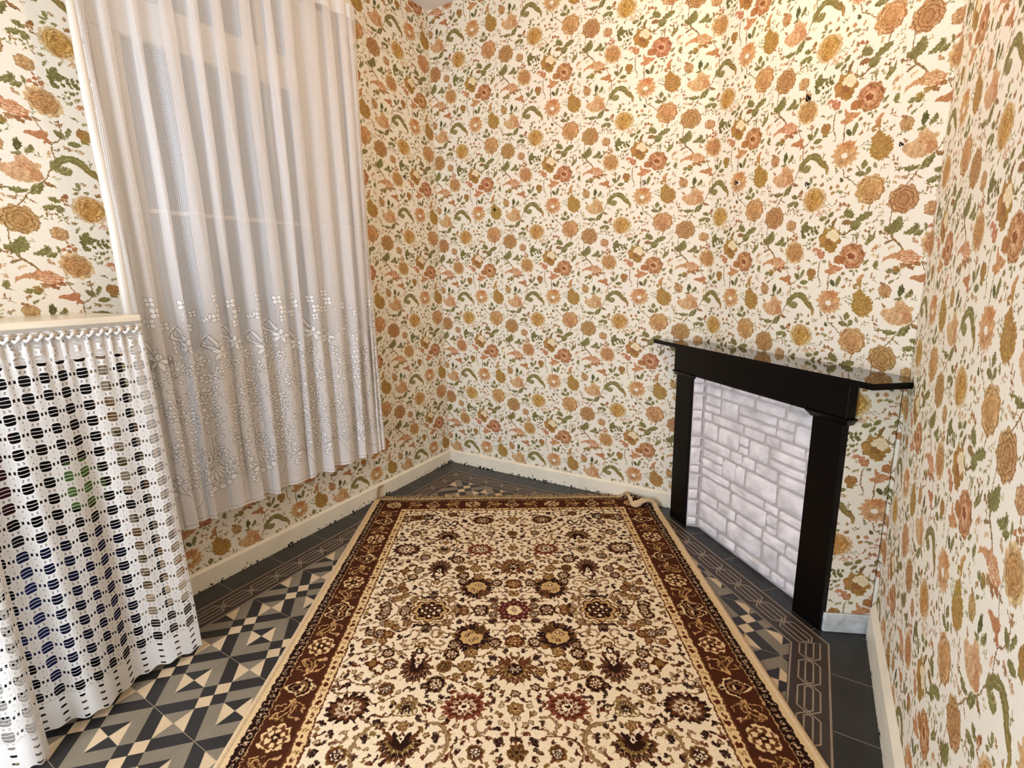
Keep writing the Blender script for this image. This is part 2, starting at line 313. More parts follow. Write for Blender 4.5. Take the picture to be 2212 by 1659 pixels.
    ink = np.clip(np.abs(cv.a-np.array(PAPER, np.float32)).max(-1, keepdims=True)*3.5, 0, 1)
    mot = smooth_noise(N, N, 4, 41)[..., None]*.055+smooth_noise(N, N, 12, 43)[..., None]*.05
    cv.a = cv.a*(1+ink*mot*np.array([.8, 1.0, 1.3], np.float32))*(1-ink*.05)
    g = np.random.default_rng(2).normal(0, 1, (N, N, 1)).astype(np.float32)
    g = (g+np.roll(g, 1, 0)+np.roll(g, 1, 1))/3
    cv.a *= 1+g*.035
    return bake_image('printed_wallpaper', cv.a)

# ------------------------------------------------------------------ woven rug design
RC = np.array([1.293, -1.24]); RM = np.array([[0.86849887, 0.523554], [0.49699669, -0.85454503]])
RI = np.linalg.inv(RM)
RHU, RHV = 0.842, 1.05
def px_to_rug(x, y):
    p = on_plane((x, y), (0, 0, 1), 0)[:2]; q = RI @ (p-RC); return abs(q[0]), abs(q[1])
def paint_rug():
    S = 1000.0; w, h = int(RHU*S), int(RHV*S)
    FIELD = c255(236, 216, 182); DK, BRN, RB, OL, TN = c255(44, 24, 17), c255(96, 56, 32), c255(84, 38, 20), c255(128, 98, 52), c255(196, 160, 104)
    cv = Canvas(w, h, FIELD)
    Q = lambda x, y: (px_to_rug(820+x/4.05, 1095+y/4.05))
    def C(x, y): u, v = Q(x, y); return u*S, v*S
    rng = random.Random(7)
    def flower(x, y, r, n=7, cols=(BRN, DK, FIELD), ry=None, ang=0, xy=None):
        cx, cy = xy or C(x, y); ry = ry or r
        cv.poly(blob(cx, cy, r*1.1, ry*1.1, n, .2, ang, rng), OL if cols[0] != OL else BRN)
        cv.poly(blob(cx, cy, r, ry, n, .24, ang, rng), cols[0])
        cv.poly(blob(cx, cy, r*.72, ry*.72, n, .2, ang+.3, rng), cols[1])
        for j in range(n): t = 2*math.pi*j/n+ang; cv.poly(blob(cx+.5*r*math.cos(t), cy+.5*ry*math.sin(t), r*.12+1, ry*.12+1, 3, .1), cols[2], .9)
        cv.poly(blob(cx, cy, r*.26, ry*.26, 5, .2), cols[2]); cv.poly(blob(cx, cy, r*.12, ry*.12, 4, 0), DK)
    def leaf(cx, cy, th, l, wd, col=BRN):
        p = leafpts(cx, cy, cx+l*math.cos(th), cy+l*math.sin(th), wd, l*.12, .22, n=7); cv.poly(p, col)
        cv.line([(cx+l*.2*math.cos(th), cy+l*.2*math.sin(th)), (cx+l*.8*math.cos(th), cy+l*.8*math.sin(th))], 1.6, mix(col, FIELD, .6), .7)
    def tri(cx, cy, r, th=0, col=DK):
        for d in (-.9, 0, .9): leaf(cx, cy, th+d, r, r*.6, col)
        leaf(cx, cy, th+math.pi, r*.6, r*.4, BRN)
    def scroll(cx, cy, r, th, s=1, col=OL, wd=5):
        pts = []
        for i in range(22):
            t = i/21*4.6; rr = r*(1-.16*t); pts.append((cx+rr*math.cos(th+s*t), cy+rr*math.sin(th+s*t)))
        cv.line(pts, wd+3, BRN, .9); cv.line(pts, wd*.45, FIELD, .8)
        for i in (3, 8, 13): leaf(pts[i][0], pts[i][1], th+s*i/21*4.6, r*.42, r*.24, col)
    def stem(pts, leaves=True, wd=4.2):
        q = spline([C(*p) for p in pts], 10); cv.line(q, wd*1.15, mix(OL, BRN, .8))
        if leaves:
            acc = 0
            for i in range(1, len(q)-1):
                d = q[i+1]-q[i]; acc += np.linalg.norm(d)
                if acc > 26:
                    acc = 0; th = math.atan2(d[1], d[0])+rng.choice([-.9, .9]); leaf(q[i][0], q[i][1], th, rng.uniform(12, 20), rng.uniform(7, 11), rng.choice([BRN, OL, DK, RB]))
    def palmette(x, y, wd, hh, up=1, dark=DK, mid=BRN, style=0):
        cx, cy = C(x, y); n = 9
        for ring, (k, col) in enumerate(((1.0, mid), (.86, dark), (.7, OL if style else mid), (.5, dark))):
            for j in range(n):
                t = math.pi*(.06+.88*j/(n-1)); dx, dy = math.cos(t)*wd*k, math.sin(t)*hh*k*up
                cv.poly(leafpts(cx, cy-hh*.25*up, cx+dx, cy-hh*.25*up+dy*1.25, wd*.34*k, 0, .18), col)
                if ring in (1, 2): cv.line([(cx+dx*.3, cy-hh*.25*up+dy*.4), (cx+dx*.92, cy-hh*.25*up+dy*1.15)], 2.4, TN if ring == 1 else FIELD, .75)
        for j in range(5):
            dx = (j-2)*wd*.36; cv.poly(leafpts(cx+dx*.4, cy-hh*.2*up, cx+dx, cy-hh*.75*up, wd*.2, 0, .1), dark if j % 2 else mid)
        cv.poly([(cx-wd*.16, cy-hh*.3*up), (cx, cy-hh*.08*up), (cx+wd*.16, cy-hh*.3*up), (cx, cy-hh*.5*up)], FIELD)
        cv.poly(blob(cx, cy-hh*.3*up, 4, 4, 3, 0), dark)
    # --- vines
    for p in ([(75, 480), (130, 500), (190, 480), (300, 475), (350, 490)], [(75, 480), (85, 450), (150, 440), (260, 440), (380, 400), (470, 430)],
              [(340, 350), (430, 325), (500, 310)], [(860, 235), (850, 260), (900, 285), (1000, 290), (1080, 270)], [(860, 235), (900, 205), (1000, 190)],
              [(680, 340), (760, 325), (830, 300)], [(690, 520), (760, 495), (860, 475), (960, 450), (1040, 460)], [(960, 500), (975, 560), (930, 575)],
              [(680, 640), (690, 600), (760, 565), (850, 530)], [(820, 640), (840, 605), (960, 610), (1040, 650), (1170, 655)],
              [(30, 580), (60, 620), (150, 630), (210, 650), (200, 680)], [(150, 880), (120, 830), (60, 770), (50, 740)], [(160, 885), (260, 900), (300, 890)],
              [(160, 885), (160, 940)], [(280, 690), (330, 640), (450, 655), (450, 690), (500, 720), (560, 690), (560, 655), (690, 640)],
              [(780, 860), (790, 840), (900, 815), (1010, 815)], [(780, 860), (810, 900), (780, 950)], [(1030, 725), (1060, 760), (1010, 765)],
              [(1060, 720), (1110, 735), (1170, 790)], [(880, 840), (1000, 850), (1080, 870)], [(400, 360), (480, 355), (520, 400), (560, 430), (620, 400), (690, 350)],
              [(330, 600), (345, 590), (345, 575)], [(230, 600), (290, 620), (340, 640)], [(250, 70), (350, 75), (430, 90), (520, 95)], [(1060, 90), (1110, 120), (1165, 100)],
              [(1080, 400), (1130, 405), (1165, 440)], [(430, 610), (380, 630), (340, 640)], [(590, 620), (650, 630), (690, 640)], [(600, 120), (560, 150), (600, 185)], [(640, 120), (690, 150), (650, 185)],
              [(1165, 200), (1165, 330)], [(720, 95), (800, 70), (900, 65), (1040, 75)], [(1020, 600), (1100, 560), (1130, 560)]):
        stem(p)
    # --- big motifs
    palmette(600, 270, 78, 62, 1, DK, BRN, 1)
    for s in (-1, 1):
        cx = C(600+s*190, 290); scroll(cx[0], cx[1], 34, math.pi/2 if s > 0 else math.pi/2, s)
        q = spline([C(600+s*100, 175), C(600+s*190, 220), C(600+s*230, 270), C(600+s*190, 320), C(600+s*110, 335)]); cv.line(q, 11, OL); cv.line(q, 4, FIELD, .85); cv.line(q, 1.6, BRN)
        tri(*C(600+s*175, 290), 22, 0)
    for cc, rr, cols in (((905, 128), 68, (BRN, DK, TN)), ((240, 385), 76, (DK, BRN, FIELD)), ((880, 385), 74, (c255(128, 72, 52), RB, FIELD))):
        cx, cy = C(*cc)
        for k in range(5):
            r = rr*(1-.19*k); n = 15-2*k
            for j in range(n):
                t = 2*math.pi*(j+.5*k)/n; cv.poly(leafpts(cx+r*.35*math.cos(t-.25), cy+r*.28*math.sin(t-.25), cx+r*math.cos(t), cy+r*.8*math.sin(t), r*.32, r*.1), (cols[0], cols[1], cols[2], cols[1], cols[0])[k], 1 if k != 2 else .75)
        cv.poly(blob(cx, cy, rr*.24, rr*.2, 5, .1), FIELD); cv.poly(blob(cx, cy, rr*.12, rr*.1, 5, .1), DK)
    flower(258, 118, 42, 7, (BRN, DK, FIELD)); flower(425, 105, 36, 6, (DK, DK, FIELD)); flower(340, 110, 34, 6, (OL, BRN, DK)); flower(400, 155, 26, 5)
    palmette(530, 545, 70, 74, 1, DK, BRN); palmette(1165, 540, 82, 80, 1, BRN, BRN, 1); flower(0, 0, 26, 6, (DK, DK, FIELD), xy=(C(1165, 535)[0], C(1165, 535)[1]))
    # spiky wreath
    cx, cy = C(850, 722)
    for j in range(26):
        t = 2*math.pi*j/26; cv.poly(leafpts(cx+46*math.cos(t), cy+46*math.sin(t), cx+(76+8*(j % 2))*math.cos(t), cy+(76+8*(j % 2))*math.sin(t), 15, 3, .2), DK if j % 3 else BRN)
    cv.poly(blob(cx, cy, 56, 54, 12, .1, 0, rng), DK); cv.poly(blob(cx, cy, 46, 44, 9, .16, 0, rng), TN)
    for dx, dy in ((-16, 8), (18, -10), (2, -22), (0, 20)): cv.poly(blob(cx+dx, cy+dy, 10, 9, 5, .3), BRN); cv.poly(blob(cx+dx, cy+dy, 4, 4, 4, 0), FIELD)
    flower(905, 770, 24, 6, (BRN, DK, OL))
    # side medallion
    cx, cy = C(445, 925)[0], 0.0
    for k, (r, n, col) in enumerate(((100, 8, OL), (90, 8, FIELD), (80, 8, BRN), (70, 8, TN), (58, 8, DK))):
        cv.poly(blob(cx, cy, r, r*.92, n, .22, .39, None, 80), col)
    for i in range(-2, 3):
        for j in range(-2, 3):
            if abs(i)+abs(j) < 4: cv.poly(blob(cx+i*17, cy+j*17, 7, 7, 4, .1), FIELD if (i+j) % 2 == 0 else BRN)
    for j in range(8): t = j*math.pi/4; flower(0, 0, 20, 5, (OL, BRN, FIELD), xy=(cx+112*math.cos(t), cy+104*math.sin(t)))
    # centre star
    cx, cy = 0.0, 0.0
    for j in range(16):
        t = 2*math.pi*j/16; L = 82 if j % 2 == 0 else 68
        cv.poly(leafpts(cx+20*math.cos(t), cy+20*math.sin(t), cx+L*math.cos(t), cy+L*math.sin(t), 30, 0, .16), c255(84, 40, 30)); cv.poly(blob(cx+L*.62*math.cos(t), cy+L*.62*math.sin(t), 5, 5, 4, 0), c255(190, 130, 110))
        cv.line([(cx+26*math.cos(t+.2), cy+26*math.sin(t+.2)), (cx+60*math.cos(t+.2), cy+60*math.sin(t+.2))], 2, TN, .8)
    cv.poly(blob(cx, cy, 33, 33, 4, .02), BRN); cv.poly(blob(cx, cy, 30, 30, 4, .02), c255(232, 208, 158)); cv.poly([(cx-17, cy), (cx, cy-17), (cx+17, cy), (cx, cy+17)], OL); cv.poly([(cx-12, cy), (cx, cy-12), (cx+12, cy), (cx, cy+12)], FIELD); cv.poly(blob(0, 0, 6, 6, 4, .2), BRN)
    # small fan, lantern with wings, crown with wave arms
    palmette(565, 385, 40, 36, -1, DK, OL); flower(500, 672, 17, 5, (BRN, OL, FIELD)); cv.poly(blob(*C(505, 638), 15, 16, 4, .1), DK); cv.poly(blob(*C(505, 636), 8, 8, 4, 0), FIELD)
    for s in (-1, 1):
        a = C(500+s*125, 690); scroll(a[0], a[1], 26, 0 if s > 0 else math.pi, s); a = C(490+s*95, 748); scroll(a[0], a[1], 28, 1.0 if s > 0 else math.pi-1.0, -s)
        q = spline([C(472, 815), C(472+s*50, 800), C(472+s*85, 815), C(472+s*110, 790)]); cv.line(q, 9, DK); tri(*C(472+s*70, 812), 16, 1.5)
        q = spline([C(565, 355), C(565+s*60, 360), C(565+s*50, 390), C(565+s*5, 425)]); cv.line(q, 4, OL)
    palmette(480, 772, 26, 26, -1, DK, DK)
    q = spline([C(560, 155), C(590, 140), C(622, 165), C(655, 140), C(685, 155), C(650, 180), C(622, 170), C(590, 180), C(560, 155)]); cv.line(q, 8, DK)
    flower(640, 78, 26, 7, (DK, BRN, OL)); tri(*C(735, 140), 30, 2.2); tri(*C(510, 130), 28, .8)
    for x, y, r, c in ((685, 475, 34, 0), (400, 455, 27, 1), (345, 565, 27, 1), (290, 627, 24, 0), (735, 617, 28, 0), (730, 670, 22, 0), (1045, 457, 17, 0), (885, 925, 32, 0), (1028, 602, 25, 2), (1025, 682, 26, 0), (1160, 690, 32, 3),
                       (970, 245, 24, 1), (140, 745, 26, 1), (60, 755, 22, 1), (210, 740, 22, 3), (230, 790, 18, 3), (90, 692, 18, 3), (195, 700, 16, 3), (105, 820, 16, 1), (165, 815, 20, 4), (55, 880, 26, 0), (250, 867, 22, 2), (232, 910, 24, 0), (50, 940, 24, 0),
                       (85, 567, 20, 2), (125, 600, 17, 2), (40, 615, 17, 2), (145, 472, 18, 2), (260, 487, 20, 2), (710, 555, 27, 5), (845, 555, 26, 4), (870, 628, 22, 4), (960, 657, 13, 4), (1010, 525, 18, 4), (1098, 632, 17, 2), (1100, 712, 14, 2), (1100, 757, 12, 2), (1165, 772, 20, 4),
                       (740, 830, 22, 2), (1000, 840, 26, 2), (650, 600, 14, 2), (390, 603, 16, 2), (190, 255, 22, 2), (320, 245, 30, 1), (380, 210, 20, 2), (240, 210, 20, 2), (225, 300, 22, 2), (1090, 270, 24, 2), (1160, 120, 30, 4), (1160, 150, 18, 0), (1165, 245, 28, 5), (1080, 210, 18, 2),
                       (1165, 430, 15, 0), (1165, 375, 24, 4), (950, 465, 14, 4), (790, 460, 18, 2), (800, 505, 16, 4), (580, 325, 18, 4), (440, 565, 12, 2), (740, 905, 22, 1), (740, 940, 18, 3), (1000, 885, 20, 1), (930, 880, 14, 2), (680, 885, 20, 2), (480, 325, 14, 2), (700, 325, 14, 2), (830, 200, 16, 2), (1050, 180, 14, 4)):
        if c == 2: tri(*C(x, y), r, rng.uniform(0, 6.28), DK)
        else: flower(x, y, r, 6 if r < 24 else 7, ((DK, BRN, FIELD), (BRN, DK, FIELD), None, (RB, BRN, TN), (OL, TN, BRN), (BRN, OL, DK))[c])
    cx, cy = C(228, 572); cv.poly([(cx-34, cy), (cx-14, cy-12), (cx, cy-34), (cx+14, cy-12), (cx+34, cy), (cx+14, cy+12), (cx, cy+34), (cx-14, cy+12)], RB); cv.poly(blob(cx, cy, 15, 15, 4, .1), OL)
    for x, y, r, t, s in ((300, 812, 30, 0, 1), (650, 800, 52, 2.6, -1), (290, 300, 24, 1, 1), (1075, 795, 28, 0, -1), (125, 700, 18, 1, 1), (950, 180, 20, 2, 1), (1000, 315, 40, 4.2, 1), (330, 465, 16, 4, 1), (760, 260, 12, 0, 1), (620, 870, 24, 2, 1)):
        a = C(x, y); scroll(a[0], a[1], r, t, s)
    # fill of tiny leaves where the ground would be bare
    for k in range(3200):
        x, y = rng.uniform(4, 610), rng.uniform(4, 875); a = cv.a[max(0, int(y)-8):int(y)+8, max(0, int(x)-8):int(x)+8]
        if a.size and float(np.abs(a-np.array(FIELD, np.float32)).max()) < .02:
            if rng.random() < .75: leaf(x, y, rng.uniform(0, 6.28), rng.uniform(18, 32), rng.uniform(10, 16), rng.choice([BRN, OL, DK, RB])); leaf(x, y, rng.uniform(0, 6.28), rng.uniform(15, 26), rng.uniform(8, 13), rng.choice([BRN, DK, DK]))
            else: flower(0, 0, rng.uniform(7, 10), 5, (BRN, OL, FIELD), xy=(x, y))
    # --- borders: long side at u, end at v
    BG = c255(72, 38, 22); CRM = c255(222, 190, 138); GUARD = c255(40, 22, 16)
    bands = ((.612, FIELD, 0), (.616, BRN, 1), (.621, CRM, 0), (.652, DK, 1), (.655, BG, 0))
    def band(u0, u1, v0, v1, col):       # L shaped: rest of the quarter outside |u|>u0 or |v|>v0
        cv.poly([(u0*S, -5), (w+5, -5), (w+5, h+5), (-5, h+5), (-5, v0*S), (u0*S, v0*S)], col)
    band(.612, 0, .880, 0, BRN); band(.618, 0, .886, 0, CRM); band(.650, 0, .906, 0, BRN); band(.656, 0, .911, 0, BG)
    band(.774, 0, 1.008, 0, c255(190, 150, 100)); band(.778, 0, 1.011, 0, GUARD); band(.812, 0, 1.034, 0, c255(214, 186, 140))
    # inner guard marks, outer guard marks
    t = 0.012
    while t < 1.0:
        for (px_, py_, lim) in (((.634*S), t*S, .89 > t), (t*S, .896*S, .62 > t)):
            if lim:
                k = int(t/.024) % 3; sz = 10 if py_ != .896*S else 6
                if k == 0: cv.poly(blob(px_, py_, 10, 10 if sz == 10 else 6, 5, .3, t*9), RB)
                elif k == 1: cv.line(spline([(px_-9, py_-4), (px_-3, py_+5), (px_+3, py_-5), (px_+9, py_+4)]), 3, OL)
                else: cv.poly(blob(px_, py_, 8, 6, 4, .3, 1), BRN)
        if t < 1.02:
            x, y = .795*S, t*S; r_ = rng.uniform(-3, 3); (cv.poly(blob(x+r_, y, 10, 8, 5, .3, t*7, rng), c255(176, 150, 116)), cv.poly(blob(x+r_, y, 4, 4, 3, 0), GUARD)) if int(t/.024) % 2 else cv.line(spline([(x-10, y-6+r_), (x+2, y-5), (x-3, y+4), (x+10, y+6-r_)]), 4, c255(190, 162, 124))
        if t < .8:
            x, y = t*S, 1.022*S; cv.line(spline([(x-8, y-5), (x-2, y+5), (x+5, y-5), (x+10, y+5)]), 3.4, c255(196, 168, 130))
        t += .024
    def mains(f, half, along):
        # f(a, b): a along the border in mm, b across measured from its middle (positive outwards)
        def P(pts, col, al=1): cv.poly([f(*p) for p in pts], col, al)
        def Ln(pts, wd, col, al=1): cv.line([f(*p) for p in spline(pts)], wd, col, al)
        for kind, a0 in along:
            if kind == 'p':
                def drop(k): return [(a0+k*36*math.sin(t)*(1 if math.cos(t) < .2 else .8), half*(.86*k*math.cos(t)**3 if math.cos(t) > 0 else .62*k*math.cos(t))+(0)) for t in [2*math.pi*i/36 for i in range(36)]]
                P([(x+rng.uniform(-2, 2), y+rng.uniform(-2, 2)) for x, y in drop(1.15)], CRM); P(drop(.95), DK); P(drop(.72), c255(150, 104, 66)); P(drop(.5), DK)
                for d in (-8, 0, 8): P(blob(a0+d, -half*.08, 5, 5, 4, 0), CRM)
                P(blob(a0, -half*.8, 12, 9, 5, .25), CRM); P(blob(a0, -half*.8, 5, 4, 4, 0), DK)
            elif kind == 'r':
                P(blob(a0, 0, 48, half*.84, 8, .2, .2, rng), CRM); P(blob(a0, 0, 40, half*.68, 8, .18, .5, rng), BRN)
                for j in range(6): tt = j*math.pi/3; P(blob(a0+24*math.cos(tt), half*.4*math.sin(tt), 9, 8, 4, .2), c255(226, 196, 148))
                P(blob(a0, 0, 14, half*.24, 6, .2), DK); P(blob(a0, 0, 6, 6, 4, 0), CRM)
            else:
                s = 1 if kind == 's' else -1
                for q, wd in (([(a0-s*42, half*.1), (a0-s*10, half*.15), (a0+s*22, half*.75), (a0+s*34, half*.35)], 8), ([(a0-s*40, half*.05), (a0, -half*.05), (a0+s*24, half*.35), (a0+s*16, half*.55)], 6),
                              ([(a0-s*38, -half*.05), (a0-s*8, -half*.3), (a0+s*20, -half*.15), (a0+s*28, -half*.55)], 8), ([(a0-s*30, -half*.15), (a0-s*16, -half*.75), (a0+s*4, -half*.8)], 5), ([(a0-s*24, half*.3), (a0-s*16, half*.8), (a0-s*2, half*.75)], 5)):
                    Ln(q, wd, c255(204, 162, 104)); Ln([(x+2, y-2) for x, y in q], wd*.3, BG)
                P(blob(a0+s*30, -half*.7, 9, 7, 5, .3), c255(196, 150, 112)); P(blob(a0+s*34, half*.1, 7, 6, 4, .3), OL); P(blob(a0-s*30, -half*.55, 8, 5, 4, .3), RB)
    pos = [('p', 20), ('s', 105), ('r', 195), ('z', 290), ('p', 385), ('s', 475), ('r', 568), ('z', 662), ('p', 758), ('s', 850)]
    mains(lambda a, b: (715+b, a), 56, pos)
    pos = [('p', 0), ('s', 110), ('r', 235), ('z', 355), ('p', 472), ('s', 580)]
    mains(lambda a, b: (a, 960+b), 46, pos)
    mains(lambda a, b: (a, 960+b), 46, [('r', 706)])
    full = np.concatenate([cv.a[:, ::-1], cv.a], 1); full = np.concatenate([full[::-1], full], 0)
    full = warp(full, 2.0, 6, 51)
    g = np.random.default_rng(5).normal(0, 1, full.shape[:2]+(1,)).astype(np.float32)
    full = full*(1+.07*g)
    full = full*.6+.2*np.roll(full, 1, 0)+.2*np.roll(full, 1, 1)
    return bake_image('woven_rug_design', full)

# ------------------------------------------------------------------ floor tiles
def paint_tile():
    N = 512; Y, X = np.mgrid[0:N, 0:N]; u = (X+.5)/N*2-1; v = 1-(Y+.5)/N*2
    au, av = np.abs(u), np.abs(v)
    CRM, DK, GY = np.array(c255(210, 186, 150)), np.array(c255(44, 42, 41)), np.array(c255(130, 120, 102))
    a = np.empty((N, N, 3), np.float32)
    cond = [au+av < .5, (np.abs(u-v) < .5) | (np.abs(u+v) < .5)]
    chk = np.where((av > au)[..., None], CRM, DK); bandc = np.where((av > au)[..., None], DK, GY)
    du, dv = u-np.sign(u), v-np.sign(v)
    e = np.where((au > av)[..., None], np.where((du*v > 0)[..., None], CRM, DK), np.where((u*dv > 0)[..., None], CRM, GY))
    a = np.where(cond[0][..., None], chk, np.where(cond[1][..., None], bandc, e)).astype(np.float32)
    s = a.copy()
    for ax in (0, 1): s = (np.roll(s, 1, ax)+s+np.roll(s, -1, ax))/3
    g = np.maximum(au, av) > .992
    s[g] = np.array(c255(150, 136, 118), np.float32)
    return bake_image('encaustic_tile', s)
def paint_border():
    w, h = 512, 280          # one repeat along, full width across
    BK, LN = c255(62, 52, 46), c255(152, 136, 118)
    cv = Canvas(w, h, BK)
    cv.line([(-5, 12), (w+5, 12)], 13, LN); cv.line([(-5, h-12), (w+5, h-12)], 13, LN)
    m = h/2
    for s in (1, -1):
        for d in (-22, 22):
            p = [(-200, m-s*48+d), (w*.5-72+d*.4*s, m-s*48+d), (w*.5+72+d*.4*s, m+s*48+d), (w+200, m+s*48+d)]
            for k in (-1, 0, 1):
                q = [(x*.5+k*w+(0), y) for x, y in [(-20+0, p[0][1]), (p[1][0], p[1][1]), (p[2][0], p[2][1]), (w+20, p[3][1])]]
                cv.line(q, 11, LN)
                q = [(w/2+x, m-(y-m)) for x, y in q]
                cv.line(q, 11, LN)
    return bake_image('interlaced_border_tile', cv.a)

# ------------------------------------------------------------------ curtain lace and open weave cloth
LP, LH, LZ0 = 0.40, 2.36, 0.34
def paint_lace():
    S = 1300.0; w, h = int(LP*S), int(LH*S)
    A = Canvas(w, h, (0.52,), 1); A.wrap = True; Lc = Canvas(w, h, (1.0,), 1); Lc.wrap = True
    Y, X = np.mgrid[0:h, 0:w].astype(np.float32)
    per = w/80.0
    net = np.maximum(np.abs(((X/per) % 1)-.5), np.abs(((Y/per) % 1)-.5))
    A.a[..., 0] = np.clip((net-.25)*7, 0.0, 1)*.82+.09
    def z(v): return (LZ0+LH-v)*S
    rng = random.Random(3)
    top = int(z(1.10)); xs = np.arange(w)
    lim = z(1.02)+70*np.sin(xs/w*2*math.pi*2)+30*np.sin(xs/w*2*math.pi*5)
    dense = (Y > lim[None, :])
    A.a[..., 0] = np.where(dense, .80+.12*np.clip((net-.25)*5, 0, 1), A.a[..., 0])
    def fill(p): A.poly(p, (.99,), 1, 1); Lc.poly(p, (1.06,), 1, 1)
    def out(p, wd=3.4, a=.9): Lc.line(list(p)+[p[0]], wd, (.70,), a, 1.0)
    def shape(p): fill(p); out(p)
    X0 = w*.5
    def fl4(x, y, r, n=4, ang=.7):
        for j in range(n):
            t = ang+2*math.pi*j/n; shape(blob(x+r*.6*math.cos(t), y+r*.6*math.sin(t), r*.5, r*.42, 2, .06, t))
        A.poly(blob(x, y, r*.14, r*.14, 4, 0), (.3,), 1)
    # fans at the hem with a row of scallops
    for j in range(9):
        t = math.pi*(.12+.76*j/8); shape(leafpts(X0+14*math.cos(t), z(.57)+14*math.sin(t), X0+95*math.cos(t), z(.57)+118*math.sin(t), 20))
    for j in range(11):
        t = math.pi*(.02+.96*j/10); shape(blob(X0+128*math.cos(t), z(.565)+132*math.sin(t), 17, 17, 2, .02))
    shape(blob(X0, z(.60), 15, 30, 2, .03)); A.poly(blob(X0, z(.60), 6, 16, 2, .02), (.45,))
    for s in (-1, 1):
        q = [(X0+s*(60+34*(1-.15*t)*math.cos(2.2+t)), z(.685)+40*(1-.15*t)*math.sin(2.2+t)) for t in np.linspace(0, 5, 24)]
        A.line(q, 15, (.98,)); Lc.line([(x+7*s, y) for x, y in q], 2.6, (.55,), .9)
        q = spline([(X0+s*26, z(.70)), (X0+s*30, z(.60)), (X0+s*90, z(.53)), (X0+s*160, z(.50)), (X0+s*210, z(.43)), (X0+s*262, z(.415))])
        A.line(q, 14, (.97,)); Lc.line([(x, y+9) for x, y in q], 2.8, (.55,), .9)
        for k in range(6):
            x, y = X0+s*(150+22*k), z(.62-.028*k); shape(leafpts(x, y, x+s*30, y-26, 14))
    # leafy sprays
    for s in (-1, 1):
        for k in range(9):
            x, y = X0+s*(205-10*k*.4), z(.50+.032*k); shape(leafpts(x, y, x+30, y-30, 19)); shape(leafpts(x, y, x-30, y-26, 19))
    # hanging bunches of round petals and big blooms
    for k in range(8):
        for j in range(3 if k < 6 else 2): shape(blob(X0-14+28*(j-1)+(k % 2)*14, z(.76+.028*k), 15, 13, 6, .04, .5))
    for cx_, cz_, r in ((.14, .80, 52), (.86, .84, 56), (.5, 1.02, 50), (.1, 1.0, 40)):
        cx, cy = cx_*w, z(cz_)
        for j in range(11): t = 2*math.pi*j/11; shape(leafpts(cx+r*.2*math.cos(t), cy+r*.2*math.sin(t), cx+r*1.15*math.cos(t), cy+r*1.05*math.sin(t), r*.5))
        shape(blob(cx, cy, r*.3, r*.3, 6, .1))
        for j in range(7): t = 2*math.pi*j/7; shape(blob(cx+r*.6*math.cos(t), cy+r*.6*math.sin(t), r*.16, r*.14, 3, .05))
    for k in range(26):
        cx, cy = rng.uniform(0, w), z(rng.uniform(.45, 1.0)); r = rng.uniform(18, 30)
        for j in range(7): t = 2*math.pi*j/7; shape(blob(cx+r*.75*math.cos(t), cy+r*.75*math.sin(t), r*.42, r*.38, 3, .05))
    for k in range(170):
        x, y = rng.uniform(0, w), z(rng.uniform(.48, 1.02)); th = rng.uniform(0, 6.28); shape(leafpts(x, y, x+30*math.cos(th), y+30*math.sin(th), 15))
    # ribbons, small flowers above
    for cx, cz in ((.22, 1.12), (.72, 1.08)):
        x, y = cx*w, z(cz)
        for s, hh in ((-1, 0), (1, 14)):
            q = spline([(x, y), (x-40, y-50), (x-66, y-10), (x-20, y+18), (x+60, y+58+hh)]); A.line(q, 22, (.9,)); Lc.line([(a+8, b-6) for a, b in q], 2.8, (.5,), .9); Lc.line([(a-8, b+6) for a, b in q], 2.8, (.5,), .9)
        for j in range(5): shape(leafpts(x+20, y+40, x+20+60*math.cos(j*1.2), y+50+50*math.sin(j*1.2), 24))
    for cx, cz, r in ((.26, 1.25, 24), (.32, 1.205, 26), (.30, 1.165, 20), (.76, 1.27, 22), (.80, 1.23, 26), (.74, 1.19, 22), (.5, 1.16, 20), (.05, 1.17, 20), (.55, 1.215, 16)): fl4(cx*w, z(cz), r*1.15)
    for k in range(26):
        x, y = rng.uniform(0, w), z(rng.uniform(1.03, 1.19)); th = rng.uniform(-2.6, -.5); shape(leafpts(x, y, x+34*math.cos(th), y+34*math.sin(th), 13))
    # hem, seams
    A.wrap = False
    A.line([(-5, z(.352)), (w+5, z(.352))], 24, (.99,)); A.line([(-5, z(.365)), (w+5, z(.365))], 3, (.5,)); A.line([(-5, z(.378)), (w+5, z(.378))], 5, (.97,))
    for zz in (.93, .97, 1.60): A.line([(-5, z(zz)), (w+5, z(zz))], 3, (.97,), .7)
    A.a[:int(z(2.62)), :, 0] = np.maximum(A.a[:int(z(2.62)), :, 0], .93)
    al = A.a[..., 0]; Lc.a *= np.where(dense, .985, 1)[..., None]
    col = np.empty((h, w, 3), np.float32); col[:] = np.array(c255(246, 243, 242)); shade = np.clip(.76+.3*al, 0, 1)
    col *= Lc.a
    return bake_image('lace_net', col, al)

